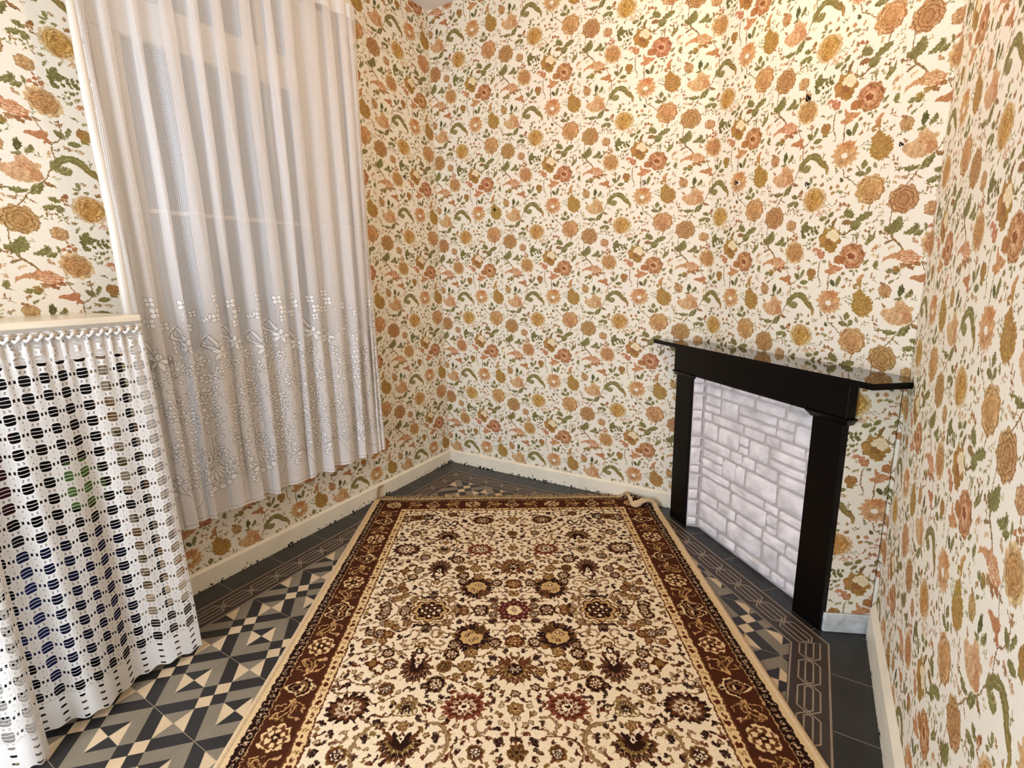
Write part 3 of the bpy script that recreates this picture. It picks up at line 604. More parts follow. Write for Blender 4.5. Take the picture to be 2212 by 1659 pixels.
CPITCH, CH = 0.050, 1.20
def paint_crochet():
    S = 2000.0; n = 4; w, h = int(CPITCH*n*S), int(CH*S)
    A = Canvas(w, h, (1.0,), 1); Cc = Canvas(w, h, c255(236, 232, 226))
    rng = random.Random(8); p = CPITCH*S
    def hole(x, y, rw, rh, a=0.0):
        pts = [(x+rw*math.copysign(abs(math.cos(t))**.5, math.cos(t))*(1+rng.uniform(-.05, .05)), y+rh*math.copysign(abs(math.sin(t))**.5, math.sin(t))) for t in [2*math.pi*i/20 for i in range(20)]]
        A.poly(pts, (a,), 1, .8)
    rows = int(CH*S/p)+1
    for r in range(rows):
        for c in range(-1, n+1):
            x = (c+.5)*p+rng.uniform(-1.5, 1.5); y = (r+.62)*p; zz = CH-y/S
            if zz < .105:
                if r*p < h:
                    for k in (.25, .75): hole(x, (r+k)*p+8, p*.15, p*.075)
                continue
            top = r == 0
            hole(x, y, p*.27, p*.31)
            for dx in (-.40, .40): hole(x+dx*p, y, p*.05, p*.13)
            for dx in (-.5, ): 
                for dy in (-.30, .30): hole(x+dx*p, y+dy*p, p*.035, p*.02)
            for dy in (-.46, .46):
                hole(x+p*.12, y+dy*p, p*.05, p*.022); hole(x-p*.12, y+dy*p, p*.05, p*.022)
            for dy in (-.11, .11):
                q = spline([(x-p*.45, y+dy*p), (x-p*.15, y+dy*p-1+rng.uniform(-2, 2)), (x+p*.15, y+dy*p+rng.uniform(-2, 2)), (x+p*.45, y+dy*p)], 4)
                A.line(q, 3.6, (1,)); 
            for dx in (-.455, -.345, .345, .455): Cc.line([(x+dx*p, y-p*.5), (x+dx*p+rng.uniform(-1, 1), y), (x+dx*p, y+p*.5)], 2.0, c255(196, 190, 182), .7)
            for dy in (-.5, -.43, -.37, .37, .43): Cc.line([(x-p*.5, y+dy*p), (x+p*.5, y+dy*p)], 1.6, c255(200, 194, 186), .6)
    yy = h-.105*S; Cc.line([(-5, yy), (w+5, yy)], 6, c255(250, 248, 244)); Cc.line([(-5, yy+6), (w+5, yy+6)], 2, c255(180, 174, 168))
    return bake_image('openwork_cloth', Cc.a, A.a[..., 0])

IMG_WALL = paint_wallpaper(); IMG_RUG = paint_rug(); IMG_TILE = paint_tile(); IMG_BORDER = paint_border(); IMG_LACE = paint_lace(); IMG_CRO = paint_crochet()

# ------------------------------------------------------------------ materials
def mat(name, col=(.8, .8, .8), rough=.6, spec=.3, noise=0, nscale=20, bump=0, bscale=200, metal=0, coat=0):
    m = bpy.data.materials.new(name); m.use_nodes = True; nt = m.node_tree; b = nt.nodes['Principled BSDF']
    lin = tuple(((c+.055)/1.055)**2.4 if c > .04045 else c/12.92 for c in col[:3])
    b.inputs['Base Color'].default_value = (*lin, 1); b.inputs['Roughness'].default_value = rough
    b.inputs['Specular IOR Level'].default_value = spec; b.inputs['Metallic'].default_value = metal; b.inputs['Coat Weight'].default_value = coat
    tc = nt.nodes.new('ShaderNodeTexCoord')
    if noise:
        n = nt.nodes.new('ShaderNodeTexNoise'); n.inputs['Scale'].default_value = nscale; n.inputs['Detail'].default_value = 5
        nt.links.new(tc.outputs['Object'], n.inputs['Vector'])
        mx = nt.nodes.new('ShaderNodeMixRGB'); mx.blend_type = 'MULTIPLY'; mx.inputs[0].default_value = noise
        mx.inputs[1].default_value = (*lin, 1); cr = nt.nodes.new('ShaderNodeValToRGB'); cr.color_ramp.elements[0].position = .3; cr.color_ramp.elements[1].position = .65
        cr.color_ramp.elements[0].color = (.25, .25, .25, 1)
        nt.links.new(n.outputs[0], cr.inputs[0]); nt.links.new(cr.outputs[0], mx.inputs[2]); nt.links.new(mx.outputs[0], b.inputs['Base Color'])
    if bump:
        n2 = nt.nodes.new('ShaderNodeTexNoise'); n2.inputs['Scale'].default_value = bscale; n2.inputs['Detail'].default_value = 3
        nt.links.new(tc.outputs['Object'], n2.inputs['Vector']); bp = nt.nodes.new('ShaderNodeBump'); bp.inputs['Strength'].default_value = bump; bp.inputs['Distance'].default_value = .002
        nt.links.new(n2.outputs[0], bp.inputs['Height']); nt.links.new(bp.outputs[0], b.inputs['Normal'])
    return m
def imgmat(name, img, rough=.6, spec=.3, bump=0, bscale=400, alpha=False, var=0, interp='Linear', trans=0, hue=False):
    m = mat(name, (.8, .8, .8), rough, spec, 0, 0, bump, bscale); nt = m.node_tree; b = nt.nodes['Principled BSDF']
    uv = nt.nodes.new('ShaderNodeUVMap'); uv.uv_map = 'UVMap'; t = nt.nodes.new('ShaderNodeTexImage'); t.image = img; t.interpolation = interp
    nt.links.new(uv.outputs[0], t.inputs[0]); out = t.outputs[0]
    if hue:      # each printed flower comes out a little redder or yellower
        tc = nt.nodes.new('ShaderNodeTexCoord'); n = nt.nodes.new('ShaderNodeTexNoise'); n.inputs['Scale'].default_value = 5; n.inputs['Detail'].default_value = 1
        nt.links.new(tc.outputs['Object'], n.inputs['Vector']); mr = nt.nodes.new('ShaderNodeMapRange'); mr.inputs[1].default_value = .3; mr.inputs[2].default_value = .7; mr.inputs[3].default_value = .497; mr.inputs[4].default_value = .517
        hs = nt.nodes.new('ShaderNodeHueSaturation'); hs.inputs['Saturation'].default_value = .96
        nt.links.new(n.outputs[0], mr.inputs[0]); nt.links.new(mr.outputs[0], hs.inputs['Hue']); nt.links.new(out, hs.inputs['Color']); out = hs.outputs[0]
    if var:
        tc = nt.nodes.new('ShaderNodeTexCoord'); n = nt.nodes.new('ShaderNodeTexNoise'); n.inputs['Scale'].default_value = var; n.inputs['Detail'].default_value = 6
        cr = nt.nodes.new('ShaderNodeValToRGB'); cr.color_ramp.elements[0].position = .3; cr.color_ramp.elements[1].position = .7; cr.color_ramp.elements[0].color = (.80, .77, .74, 1)
        mx = nt.nodes.new('ShaderNodeMixRGB'); mx.blend_type = 'MULTIPLY'; mx.inputs[0].default_value = .8
        nt.links.new(tc.outputs['Object'], n.inputs['Vector']); nt.links.new(n.outputs[0], cr.inputs[0]); nt.links.new(out, mx.inputs[1]); nt.links.new(cr.outputs[0], mx.inputs[2]); out = mx.outputs[0]
    nt.links.new(out, b.inputs['Base Color'])
    if alpha:
        sh = b.outputs[0]
        if trans:
            tr = nt.nodes.new('ShaderNodeBsdfTranslucent'); nt.links.new(out, tr.inputs[0]); ms = nt.nodes.new('ShaderNodeMixShader'); ms.inputs[0].default_value = trans
            nt.links.new(sh, ms.inputs[1]); nt.links.new(tr.outputs[0], ms.inputs[2]); sh = ms.outputs[0]
        tp = nt.nodes.new('ShaderNodeBsdfTransparent'); ma = nt.nodes.new('ShaderNodeMixShader')
        nt.links.new(t.outputs[1], ma.inputs[0]); nt.links.new(tp.outputs[0], ma.inputs[1]); nt.links.new(sh, ma.inputs[2])
        nt.links.new(ma.outputs[0], nt.nodes['Material Output'].inputs[0])
    return m
M_WALL = imgmat('floral_wallpaper', IMG_WALL, .62, .25, .25, 260, hue=True)
M_RUG = imgmat('woven_rug', IMG_RUG, .95, .05, .6, 700)
M_TILE = imgmat('patterned_tile', IMG_TILE, .42, .4, .08, 60, var=9)
M_BORD = imgmat('border_tile', IMG_BORDER, .45, .4, .08, 60, var=12)
M_LACE = imgmat('lace', IMG_LACE, .85, .1, alpha=True, trans=.20)
M_CRO = imgmat('openwork_cotton', IMG_CRO, .9, .1, .6, 900, alpha=True, trans=.2)
M_CEIL = mat('ceiling_paint', (.90, .88, .85), .8)
M_BLACK = mat('black_gloss_paint', (.020, .013, .014), .36, .16, bump=.05, bscale=25)
M_SHELFTOP = mat('black_marble_top', (.05, .04, .035), .07, .75, .3, 9, coat=.35)
M_WHITE = mat('white_gloss_paint', (.90, .88, .84), .3, .5, .08, 12)
M_CREAMSHELF = mat('cream_marbled_board', (.90, .85, .76), .22, .5, .15, 6)
M_PLAIN = mat('plain_plaster', (.86, .82, .76), .7, .2, .1, 6)
M_STONE = mat('white_painted_stone', (.95, .93, .94), .75, .25, .42, 13, 1.0, 55)
M_MORTAR = mat('grey_mortar', (.76, .73, .72), .9, .1, .25, 30, .4, 90)
M_SELV = mat('rug_edging', (.84, .73, .58), .95, .05, .2, 90, .6, 500)
M_FRINGE = mat('rug_fringe', (.72, .60, .44), .95, .05, .2, 60)
M_METAL = mat('dark_iron', (.16, .12, .10), .45, .5, metal=.8)
M_CHROME = mat('bright_steel', (.8, .8, .78), .2, .5, metal=1)
M_NAVY = mat('navy_fabric', (.07, .09, .22), .85, .1, .4, 14, .5, 60)
M_MAROON = mat('maroon_fabric', (.26, .11, .13), .85, .1, .4, 14, .5, 60)
M_GREEN = mat('green_fabric', (.33, .45, .20), .8, .1, .3, 14, .5, 60)
M_GREYF = mat('grey_fabric', (.52, .50, .52), .8, .1, .3, 14, .5, 60)
M_DARKW = mat('dark_board', (.06, .055, .07), .7, .2)

def slate():
    m = mat('slate_tile', (.175, .175, .175), .32, .45, .5, 9, .12, 50); nt = m.node_tree; b = nt.nodes['Principled BSDF']
    uv = nt.nodes.new('ShaderNodeUVMap'); uv.uv_map = 'UVMap'; sp = nt.nodes.new('ShaderNodeSeparateXYZ'); nt.links.new(uv.outputs[0], sp.inputs[0])
    fr = nt.nodes.new('ShaderNodeMath'); fr.operation = 'FRACT'; nt.links.new(sp.outputs[0], fr.inputs[0])
    lt = nt.nodes.new('ShaderNodeMath'); lt.operation = 'LESS_THAN'; lt.inputs[1].default_value = .012; nt.links.new(fr.outputs[0], lt.inputs[0])
    mx = nt.nodes.new('ShaderNodeMixRGB'); src = b.inputs['Base Color'].links[0].from_socket; nt.links.new(src, mx.inputs[1]); mx.inputs[2].default_value = (.18, .16, .14, 1)
    nt.links.new(lt.outputs[0], mx.inputs[0]); nt.links.new(mx.outputs[0], b.inputs['Base Color']); return m
M_SLATE = slate()
def skirting_mat():
    # painted board with flakes missing along its foot
    m = mat('chipped_cream_paint', (.95, .92, .84), .4, .4, .12, 10); nt = m.node_tree; b = nt.nodes['Principled BSDF']
    g = nt.nodes.new('ShaderNodeNewGeometry'); sp = nt.nodes.new('ShaderNodeSeparateXYZ'); nt.links.new(g.outputs['Position'], sp.inputs[0])
    n = nt.nodes.new('ShaderNodeTexNoise'); n.inputs['Scale'].default_value = 60; n.inputs['Detail'].default_value = 4; nt.links.new(g.outputs['Position'], n.inputs['Vector'])
    n2 = nt.nodes.new('ShaderNodeTexNoise'); n2.inputs['Scale'].default_value = 5; n2.inputs['Detail'].default_value = 2; nt.links.new(g.outputs['Position'], n2.inputs['Vector'])
    mr = nt.nodes.new('ShaderNodeMapRange'); mr.inputs[1].default_value = 0; mr.inputs[2].default_value = .045; mr.inputs[3].default_value = .20; mr.inputs[4].default_value = -.02; nt.links.new(sp.outputs[2], mr.inputs[0])
    mr2 = nt.nodes.new('ShaderNodeMapRange'); mr2.inputs[1].default_value = .38; mr2.inputs[2].default_value = .62; mr2.inputs[3].default_value = 0; mr2.inputs[4].default_value = .16; nt.links.new(n2.outputs[0], mr2.inputs[0])
    mu = nt.nodes.new('ShaderNodeMath'); mu.operation = 'MULTIPLY'; nt.links.new(mr.outputs[0], mu.inputs[0]); mu.inputs[1].default_value = .62
    ad = nt.nodes.new('ShaderNodeMath'); ad.operation = 'ADD'; nt.links.new(n.outputs[0], ad.inputs[0]); nt.links.new(mu.outputs[0], ad.inputs[1])
    ml = nt.nodes.new('ShaderNodeMath'); ml.operation = 'MULTIPLY'; nt.links.new(mr2.outputs[0], ml.inputs[0]); nt.links.new(mr.outputs[0], ml.inputs[1])
    ml2 = nt.nodes.new('ShaderNodeMath'); ml2.operation = 'MULTIPLY'; nt.links.new(ml.outputs[0], ml2.inputs[0]); ml2.inputs[1].default_value = 4.0
    ad2 = nt.nodes.new('ShaderNodeMath'); ad2.operation = 'ADD'; nt.links.new(ad.outputs[0], ad2.inputs[0]); nt.links.new(ml2.outputs[0], ad2.inputs[1])
    gt = nt.nodes.new('ShaderNodeMath'); gt.operation = 'GREATER_THAN'; gt.inputs[1].default_value = .735; nt.links.new(ad2.outputs[0], gt.inputs[0])
    mx = nt.nodes.new('ShaderNodeMixRGB'); src = b.inputs['Base Color'].links[0].from_socket; nt.links.new(src, mx.inputs[1]); mx.inputs[2].default_value = (.012, .011, .010, 1)
    nt.links.new(gt.outputs[0], mx.inputs[0]); nt.links.new(mx.outputs[0], b.inputs['Base Color']); return m
M_SKIRT = skirting_mat()
def glass_mat():
    m = bpy.data.materials.new('window_glass'); m.use_nodes = True; b = m.node_tree.nodes['Principled BSDF']
    b.inputs['Base Color'].default_value = (.8, .82, .84, 1); b.inputs['Roughness'].default_value = .35; b.inputs['Transmission Weight'].default_value = .9; b.inputs['IOR'].default_value = 1.05; return m
M_GLASS = glass_mat()

# ------------------------------------------------------------------ mesh helpers
def obj(name, verts, faces, m, parent=None, uvs=None, smooth=False, mats=None, fmat=None):
    me = bpy.data.meshes.new(name); me.from_pydata([tuple(map(float, v)) for v in verts], [], faces)
    for mm in (mats or [m]): me.materials.append(mm)
    if fmat: me.polygons.foreach_set('material_index', fmat)
    if uvs is not None:
        l = me.uv_layers.new(name='UVMap')
        if len(uvs) == len(me.loops): l.data.foreach_set('uv', np.array(uvs, np.float32).ravel())
        else:
            idx = np.empty(len(me.loops), np.int32); me.loops.foreach_get('vertex_index', idx); l.data.foreach_set('uv', np.array(uvs, np.float32)[idx].ravel())
    if smooth: me.polygons.foreach_set('use_smooth', [True]*len(me.polygons))
    me.update(); o = bpy.data.objects.new(name, me); COL.objects.link(o)
    if parent: o.parent = parent
    return o
class MB:
    def __init__(s): s.v, s.f = [], []
    def prism(s, poly, z0, z1, bev=0):
        """vertical prism over a plan polygon (list of xy)"""
        n = len(poly); b = len(s.v)
        s.v += [(x, y, z0) for x, y in poly]+[(x, y, z1) for x, y in poly]
        s.f += [tuple(b+i for i in range(n))[::-1], tuple(b+n+i for i in range(n))]+[(b+i, b+(i+1) % n, b+n+(i+1) % n, b+n+i) for i in range(n)]; return s
    def box(s, x0, x1, y0, y1, z0, z1): return s.prism([(x0, y0), (x1, y0), (x1, y1), (x0, y1)], z0, z1)
    def tube(s, pts, r, n=8, cap=True):
        pts = [Vector(p) for p in pts]; b = len(s.v); k = len(pts)
        for i, p in enumerate(pts):
            d = (pts[min(i+1, k-1)]-pts[max(i-1, 0)]).normalized(); a = d.orthogonal().normalized() if i == 0 else (pa-d*pa.dot(d)).normalized(); pa = a; c = d.cross(a)
            rr = r[i] if isinstance(r, (list, tuple)) else r
            s.v += [tuple(p+a*(rr*math.cos(2*math.pi*j/n))+c*(rr*math.sin(2*math.pi*j/n))) for j in range(n)]
        for i in range(k-1):
            s.f += [(b+i*n+j, b+i*n+(j+1) % n, b+(i+1)*n+(j+1) % n, b+(i+1)*n+j) for j in range(n)]
        if cap: s.f += [tuple(b+j for j in range(n))[::-1], tuple(b+(k-1)*n+j for j in range(n))]
        return s
    def build(s, name, m, parent=None, bevel=0, seg=2, smooth=False):
        o = obj(name, s.v, s.f, m, parent, smooth=smooth)
        bm = bmesh.new(); bm.from_mesh(o.data); bmesh.ops.recalc_face_normals(bm, faces=bm.faces); bm.to_mesh(o.data); bm.free()
        if bevel:
            md = o.modifiers.new('bevel', 'BEVEL'); md.width = bevel; md.segments = seg; md.limit_method = 'ANGLE'
        return o
def empty(name, loc=(0, 0, 0)):
    o = bpy.data.objects.new(name, None); o.location = loc; o.empty_display_size = .1; COL.objects.link(o); return o
def tag(o, label, cat, group=None):
    o['label'] = label; o['category'] = cat
    if group: o['group'] = group
    return o
def struct(o): o['kind'] = 'structure'; return o
def adopt(o, root):                       # keep world coordinates of a part whose root stands at its base
    o.parent = root; o.matrix_parent_inverse = Matrix.Translation(-Vector(root.location)); return o

# ------------------------------------------------------------------ room shell
def wall_quads(name, quads, uvf, m=None):
    v, f, uv = [], [], []
    for q in quads:
        b = len(v); v += q; f.append(tuple(range(b, b+4))); uv += [uvf(p) for p in q]
    return struct(obj(name, v, f, m or M_WALL, uvs=uv))
UB = lambda p: ((p[0]-U0)/W, (p[2]-Z0)/V)
wall_quads('wall_back', [[(-.15, 0, -.05), (F1[0], 0, -.05), (F1[0], 0, ZC), (-.15, 0, ZC)]], UB)
UD = (F1[0]-U0)/W
wall_quads('wall_chimney', [[(F1[0], F1[1], -.05), (F2[0], F2[1], -.05), (F2[0], F2[1], ZC), (F1[0], F1[1], ZC)]], lambda p: (UD+np.hypot(p[0]-F1[0], p[1]-F1[1])/W, (p[2]-Z0)/V))
wall_quads('wall_right', [[(XR, F2[1], -.05), (XR, YB, -.05), (XR, YB, ZC), (XR, F2[1], ZC)]], lambda p: (7.0+(-1.794-p[1])/W, (p[2]-Z0)/V))
WY0, WY1, WZ0, WZ1 = -1.84, -0.745, 0.99, 2.74
WL = 0.5457
q = []
for y0, y1, z0, z1 in ((YB, WY0, -.05, ZC), (WY1, 0, -.05, ZC), (WY0, WY1, -.05, WZ0), (WY0, WY1, WZ1, ZC)):
    q.append([(0, y0, z0), (0, y1, z0), (0, y1, z1), (0, y0, z1)])
wall_quads('wall_left', q, lambda p: ((p[1]+.362)/WL, (p[2]-Z0)/V))
# wall behind the camera, with the door opening the daylight comes through
q = []
for x0, x1, z0, z1 in ((0, .6, -.05, ZC), (1.6, XR, -.05, ZC), (.6, 1.6, 2.15, ZC)):
    q.append([(x0, YB, z0), (x1, YB, z0), (x1, YB, z1), (x0, YB, z1)])
wall_quads('wall_front', q, lambda p: (p[0]/W, p[2]/V))
struct(MB().box(-.2, XR+.1, YB-.1, .1, ZC, ZC+.06).build('ceiling', M_CEIL))
# papered side of the shallow chimney breast, to the right of the fire surround
sR = S0+SD*0.975-SN*.012
side_end = F2+np.array([-.012, .0])
def cheek():
    a, b = sR, side_end; n = SD*.012; L_ = np.linalg.norm(b-a)
    v = [(*(a), -.0), (*(b), -.0), (*(b), .955), (*(a), .955), (*(a-n), 0), (*(b-n), 0), (*(b-n), .955), (*(a-n), .955)]
    f = [(0, 1, 2, 3), (5, 4, 7, 6), (4, 0, 3, 7), (1, 5, 6, 2), (3, 2, 6, 7), (4, 5, 1, 0)]
    uv = [((np.hypot(p[0]-a[0], p[1]-a[1])-.095)/W+.265, (p[2]-Z0+.19)/V) for p in v]
    struct(obj('wall_chimney_side', v, f, M_WALL, uvs=uv))
cheek()
MBs = MB(); a, b = sR+SD*.002, side_end+SD*.002
MBs.prism([tuple(a), tuple(a+SD*.012), tuple(b+SD*.012), tuple(b)], 0, .078)
struct(MBs.build('baseboard_chimney_side', mat('crumbling_white_plaster', (.84, .86, .87), .8, .2, .5, 26, 1.0, 60), bevel=.004))

# floor: patterned field, interlaced border strips, slate margin, all one surface
BA, BB, BO, BI = .137, .272, -1.0286, -.8986
def dline(x, k): return (-k-.685*x)/.7286*1.0 if False else ((-(k))-.685*x)/.7286
def on_d(k, x=None, y=None):             # point of the line  p.SN = k
    if x is not None: return (x, (k+.685*x)/-.7286)
    return ((k+.7286*y)/-.685, y)
KO, KI = BO, BI
xo, xi = 2.385, 2.258
Oa, Ob = on_d(KO, y=-BA), on_d(KO, x=xo); Ia, Ib = on_d(KI, y=-BB), on_d(KI, x=xi)
YF = YB
def floor():
    v, f, uv, fm = [], [], [], []
    def face(pts, uvs, mi, z=0.0):
        b = len(v); v.extend([(p[0], p[1], z) for p in pts]); f.append(tuple(range(b, b+len(pts)))); uv.extend(uvs); fm.append(mi)
    fld = [(BB, YF), (xi, YF), Ib, Ia, (BB, -BB)]
    T = .2455; face(fld, [((x-.2715)/T, (y+1.960)/T) for x, y in fld], 0)
    def strip(o0, o1, i1, i0):           # o = outer edge
        d = np.array(i1)-np.array(i0); L = np.linalg.norm(d); d = d/L; p0 = np.array(i0); T2 = .2470
        face([o0, o1, i1, i0], [((np.dot(np.array(p)-p0, d))/T2, e) for p, e in ((o0, 1), (o1, 1), (i1, 0), (i0, 0))], 1)
    strip((BA, YF), (BA, -BA), (BB, -BB), (BB, YF)); strip((BA, -BA), Oa, Ia, (BB, -BB)); strip(Oa, Ob, Ib, Ia); strip(Ob, (xo, YF), (xi, YF), Ib)
    def margin(pts, d): face(pts, [((p[0]*d[0]+p[1]*d[1])/.247, 0) for p in pts], 2)
    margin([(-.02, YF), (-.02, .02), (BA, -BA), (BA, YF)], (0, 1)); margin([(-.02, .02), (F1[0], .02), Oa, (BA, -BA)], (1, 0))
    margin([(F1[0], .02), (F2[0]+.02, F2[1]), Ob, Oa], tuple(SD)); margin([(F2[0]+.02, F2[1]), (XR+.02, YF), (xo, YF), Ob], (0, 1))
    o = obj('floor', v, f, M_TILE, uvs=uv, mats=[M_TILE, M_BORD, M_SLATE], fmat=fm)
    bm = bmesh.new(); bm.from_mesh(o.data)
    for fc in bm.faces:
        if fc.normal.z < 0: fc.normal_flip()
    bm.to_mesh(o.data); bm.free(); return struct(o)
floor()
# skirting boards
def skirt(name, p0, p1, nrm, h, t, h2, t2):
    p0, p1, nrm = np.array(p0), np.array(p1), np.array(nrm); prof = [(0, 0), (t, 0), (t, h), (t2, h2), (0, h2)]
    v = [(*(p0+nrm*a), z) for a, z in prof]+[(*(p1+nrm*a), z) for a, z in prof]; n = len(prof)
    f = [tuple(range(n)), tuple(range(n, 2*n))[::-1]]+[(i, n+i, n+(i+1) % n, (i+1) % n) for i in range(n)]
    o = obj(name, v, f, M_SKIRT); bm = bmesh.new(); bm.from_mesh(o.data); bmesh.ops.recalc_face_normals(bm, faces=bm.faces); bm.to_mesh(o.data); bm.free(); return struct(o)
skirt('baseboard_back', (0.002, -.001), (1.70, -.001), (0, -1), .082, .015, .092, .004)
skirt('baseboard_left', (.001, -.002), (.001, YB+.01), (1, 0), .082, .015, .092, .004)
skirt('baseboard_right', (XR-.001, F2[1]-.03), (XR-.001, YB+.01), (-1, 0), .118, .016, .145, .003)

# ------------------------------------------------------------------ window
def window():
    X = -.10
    fr = MB()
    fr.box(X-.03, X+.02, WY0, WY0+.13, WZ0, WZ1).box(X-.03, X+.02, WY1-.20, WY1, WZ0, WZ1).box(X-.03, X+.02, WY0, WY1, WZ0, WZ0+.05).box(X-.03, X+.02, WY0, WY1, WZ1-.06, WZ1)
    fr.box(X-.035, X+.025, WY0, WY1, 2.25, 2.40).box(X-.02, X+.012, WY0, WY1, 1.612, 1.632).box(X-.02, X+.012, -1.13, -1.10, 2.40, WZ1)
    w = struct(fr.build('window_1', M_WHITE, bevel=.004))
    g = MB().box(X-.012, X-.008, WY0, WY1, WZ0, WZ1).build('glass', M_GLASS); g.parent = w
    rv = MB().box(X-.03, 0, WY0-.02, WY0, WZ0-.02, WZ1+.02).box(X-.03, 0, WY1, WY1+.02, WZ0-.02, WZ1+.02).box(X-.03, 0, WY0, WY1, WZ1, WZ1+.02)
    struct(rv.build('trim_1', M_PLAIN)); s = MB().box(X-.03, .018, WY0, WY1, WZ0-.03, WZ0).build('trim_2', M_WHITE, bevel=.006); struct(s)
window()

# ------------------------------------------------------------------ net curtain on its rod
RZ = 2.655
def curtain():
    ridg = [(-1.921, .105), (-1.915, .122), (-1.900, .124), (-1.890, .104), (-1.900, .088), (-1.880, .078)]
    last = -1.88
    for k, (yr, w, d) in enumerate(((-1.832, .020, .8), (-1.738, .017, .6), (-1.634, .034, .9), (-1.532, .022, .7), (-1.440, .028, .8), (-1.318, .037, 1.0), (-1.214, .022, .7), (-1.124, .030, .8), (-.996, .043, 1.0), (-.896, .030, .8), (-.806, .024, .7), (-.760, .012, .5))):
        mid = (last+yr-w)/2
        if yr-w-last > .05: ridg += [(mid, .078+.010*math.sin(k*2.3))]
        ridg += [(yr-w*1.05, .084), (yr-w*.8, .100), (yr-w*.1, .102+.014*d), (yr+w*.5, .100+.014*d), (yr+w*.85, .100), (yr+w*.5, .084), (yr-w*.30, .072), (yr+w*.7, .066)]
        last = yr+w*.7
    ridg += [(-.738, .10), (-.722, .088)]
    c = spline([(y, x) for y, x in ridg], 4); c = np.array(c); seg = np.r_[0, np.cumsum(np.hypot(*np.diff(c, axis=0).T))]*1.0
    n, m = len(c), 70; v, uv = [], []
    ztop, zbot = RZ+.028, .352
    for j in range(m):
        t = j/(m-1); z = ztop+(zbot-ztop)*t
        for i in range(n):
            y, x = c[i]; k = i/n
            a = min(1.15, .55+t*1.1)                                   # folds open towards the hem
            tight = math.exp(-((z-RZ)/.03)**2)
            yy = y+.014*math.sin(t*3+i*.11)*t*(1-abs(2*k-1)*.4)+.002*math.sin(z*9+i*.5)
            edge = .70+.052*t; fac = (yy+1.918)/(1.918-.722); yy = -1.918+fac*(1.918-edge)
            xx = .09+(x-.09)*a*(1-.45*tight)*(1+.25*math.sin(i*.07+2)*t)+.006*math.sin(t*5+i*.05)+.012*t
            if t > .9: xx += .006*math.sin(i*.35)*(t-.9)*10
            v.append((xx, yy, z+.006*math.sin(i*.13)*t)); uv.append((seg[i]/LP+.38, (z-LZ0)/LH))
    f = [(j*n+i, j*n+i+1, (j+1)*n+i+1, (j+1)*n+i) for j in range(m-1) for i in range(n-1)]
    o = obj('net_curtain', v, f, M_LACE, uvs=uv, smooth=True)
    tag(o, 'white lace net curtain hanging in folds over the window', 'curtain')
    hm = MB(); hm.tube([v[j*n+n-1] for j in range(m)], .0032, 6); hm.build('side_hem', M_WHITE, o, smooth=True)
    hm = MB(); hm.tube([(v[j*n][0]+.002, v[j*n][1]-.004, v[j*n][2]) for j in range(m)], [.010+.006*min(1, j/30) for j in range(m)], 10); hm.build('side_hem', M_WHITE, o, smooth=True)
    r = MB(); r.tube([(.066, y, RZ) for y in np.linspace(-2.02, -.672, 6)]+[(.064, -.655, RZ-.003), (.058, -.645, RZ-.004), (.04, -.643, RZ), (.001, -.643, RZ)], .006, 10)
    ro = r.build('curtain_rod', M_WHITE, smooth=True); tag(ro, 'thin white rod carrying the net curtain, its hooked end at the right', 'curtain rod')
curtain()

# ------------------------------------------------------------------ shelf, openwork curtain and what it hides
SHX, SHY, SHZ = .400, -1.998, 1.239
o = MB().box(.001, SHX, YB+.35, SHY, SHZ-.020, SHZ).build('wall_shelf', M_CREAMSHELF, bevel=.004)
tag(o, 'cream painted shelf board on the left wall beside the net curtain', 'shelf')
b = MB().box(.36, .385, YB+.36, SHY-.012, SHZ-.055, SHZ-.020).build('batten', M_WHITE, o)
for y in (-2.05, -2.6, -3.15): MB().box(.001, .36, y-.012, y+.012, SHZ-.055, SHZ-.020).build('bracket', M_WHITE, o)
b = MB(); b.tube([(.396, YB+.4, SHZ-.040), (.396, SHY-.004, SHZ-.040)], .003, 6).build('curtain_wire', M_CHROME, o)
def cloth(name, bottom, top, zb, zt, u0=0, bulge=.0):
    bc = np.array(spline(bottom, 12)); n = len(bc); m = 60
    tc = np.array(spline(top, 12)); tt = np.linspace(0, 1, n)
    tq = np.stack([np.interp(tt, np.linspace(0, 1, len(tc)), tc[:, k]) for k in (0, 1)], 1)
    seg = np.r_[0, np.cumsum(np.hypot(*np.diff(bc, axis=0).T))]; v, uv = [], []
    for j in range(m):
        t = j/(m-1)
        for i in range(n):
            s = t**.8; p = tq[i]*(1-s)+bc[i]*s
            z = zt+(zb-zt)*t; w = .006*math.sin(i*.9)*math.exp(-t*14)
            v.append((p[0]+w+bulge*math.sin(math.pi*t)*math.sin(i*.23), p[1], z+.006*math.sin(i*.4)*t))
            uv.append((u0+seg[i]/(CPITCH*4)*1.04, 1-t))
    f = [(j*n+i, (j+1)*n+i, (j+1)*n+i+1, j*n+i+1) for j in range(m-1) for i in range(n-1)]
    o = obj(name, v, f, M_CRO, uvs=uv, smooth=True); return o, v, n, m
bot = [(.408, -1.995), (.404, -2.035), (.396, -2.085), (.380, -2.13), (.374, -2.175), (.392, -2.225), (.418, -2.275), (.424, -2.32), (.396, -2.36), (.378, -2.405), (.380, -2.46), (.385, -2.52)]
top = [(.393, -1.999-.0475*i) for i in range(12)]
o, cvv, cn, cm = cloth('crochet_curtain', bot, top, .030, SHZ-.030, bulge=.004)
tag(o, 'white openwork crochet curtain hanging from the shelf to the patterned floor', 'curtain')
hb = MB(); hb.prism([(.388, -2.42), (.391, -2.42), (.391, -2.004), (.388, -2.004)], SHZ-.115, SHZ-.032); hb.build('header_lining', mat('lining_cotton', (.80, .78, .76), .9, .1), o)
hd = MB()
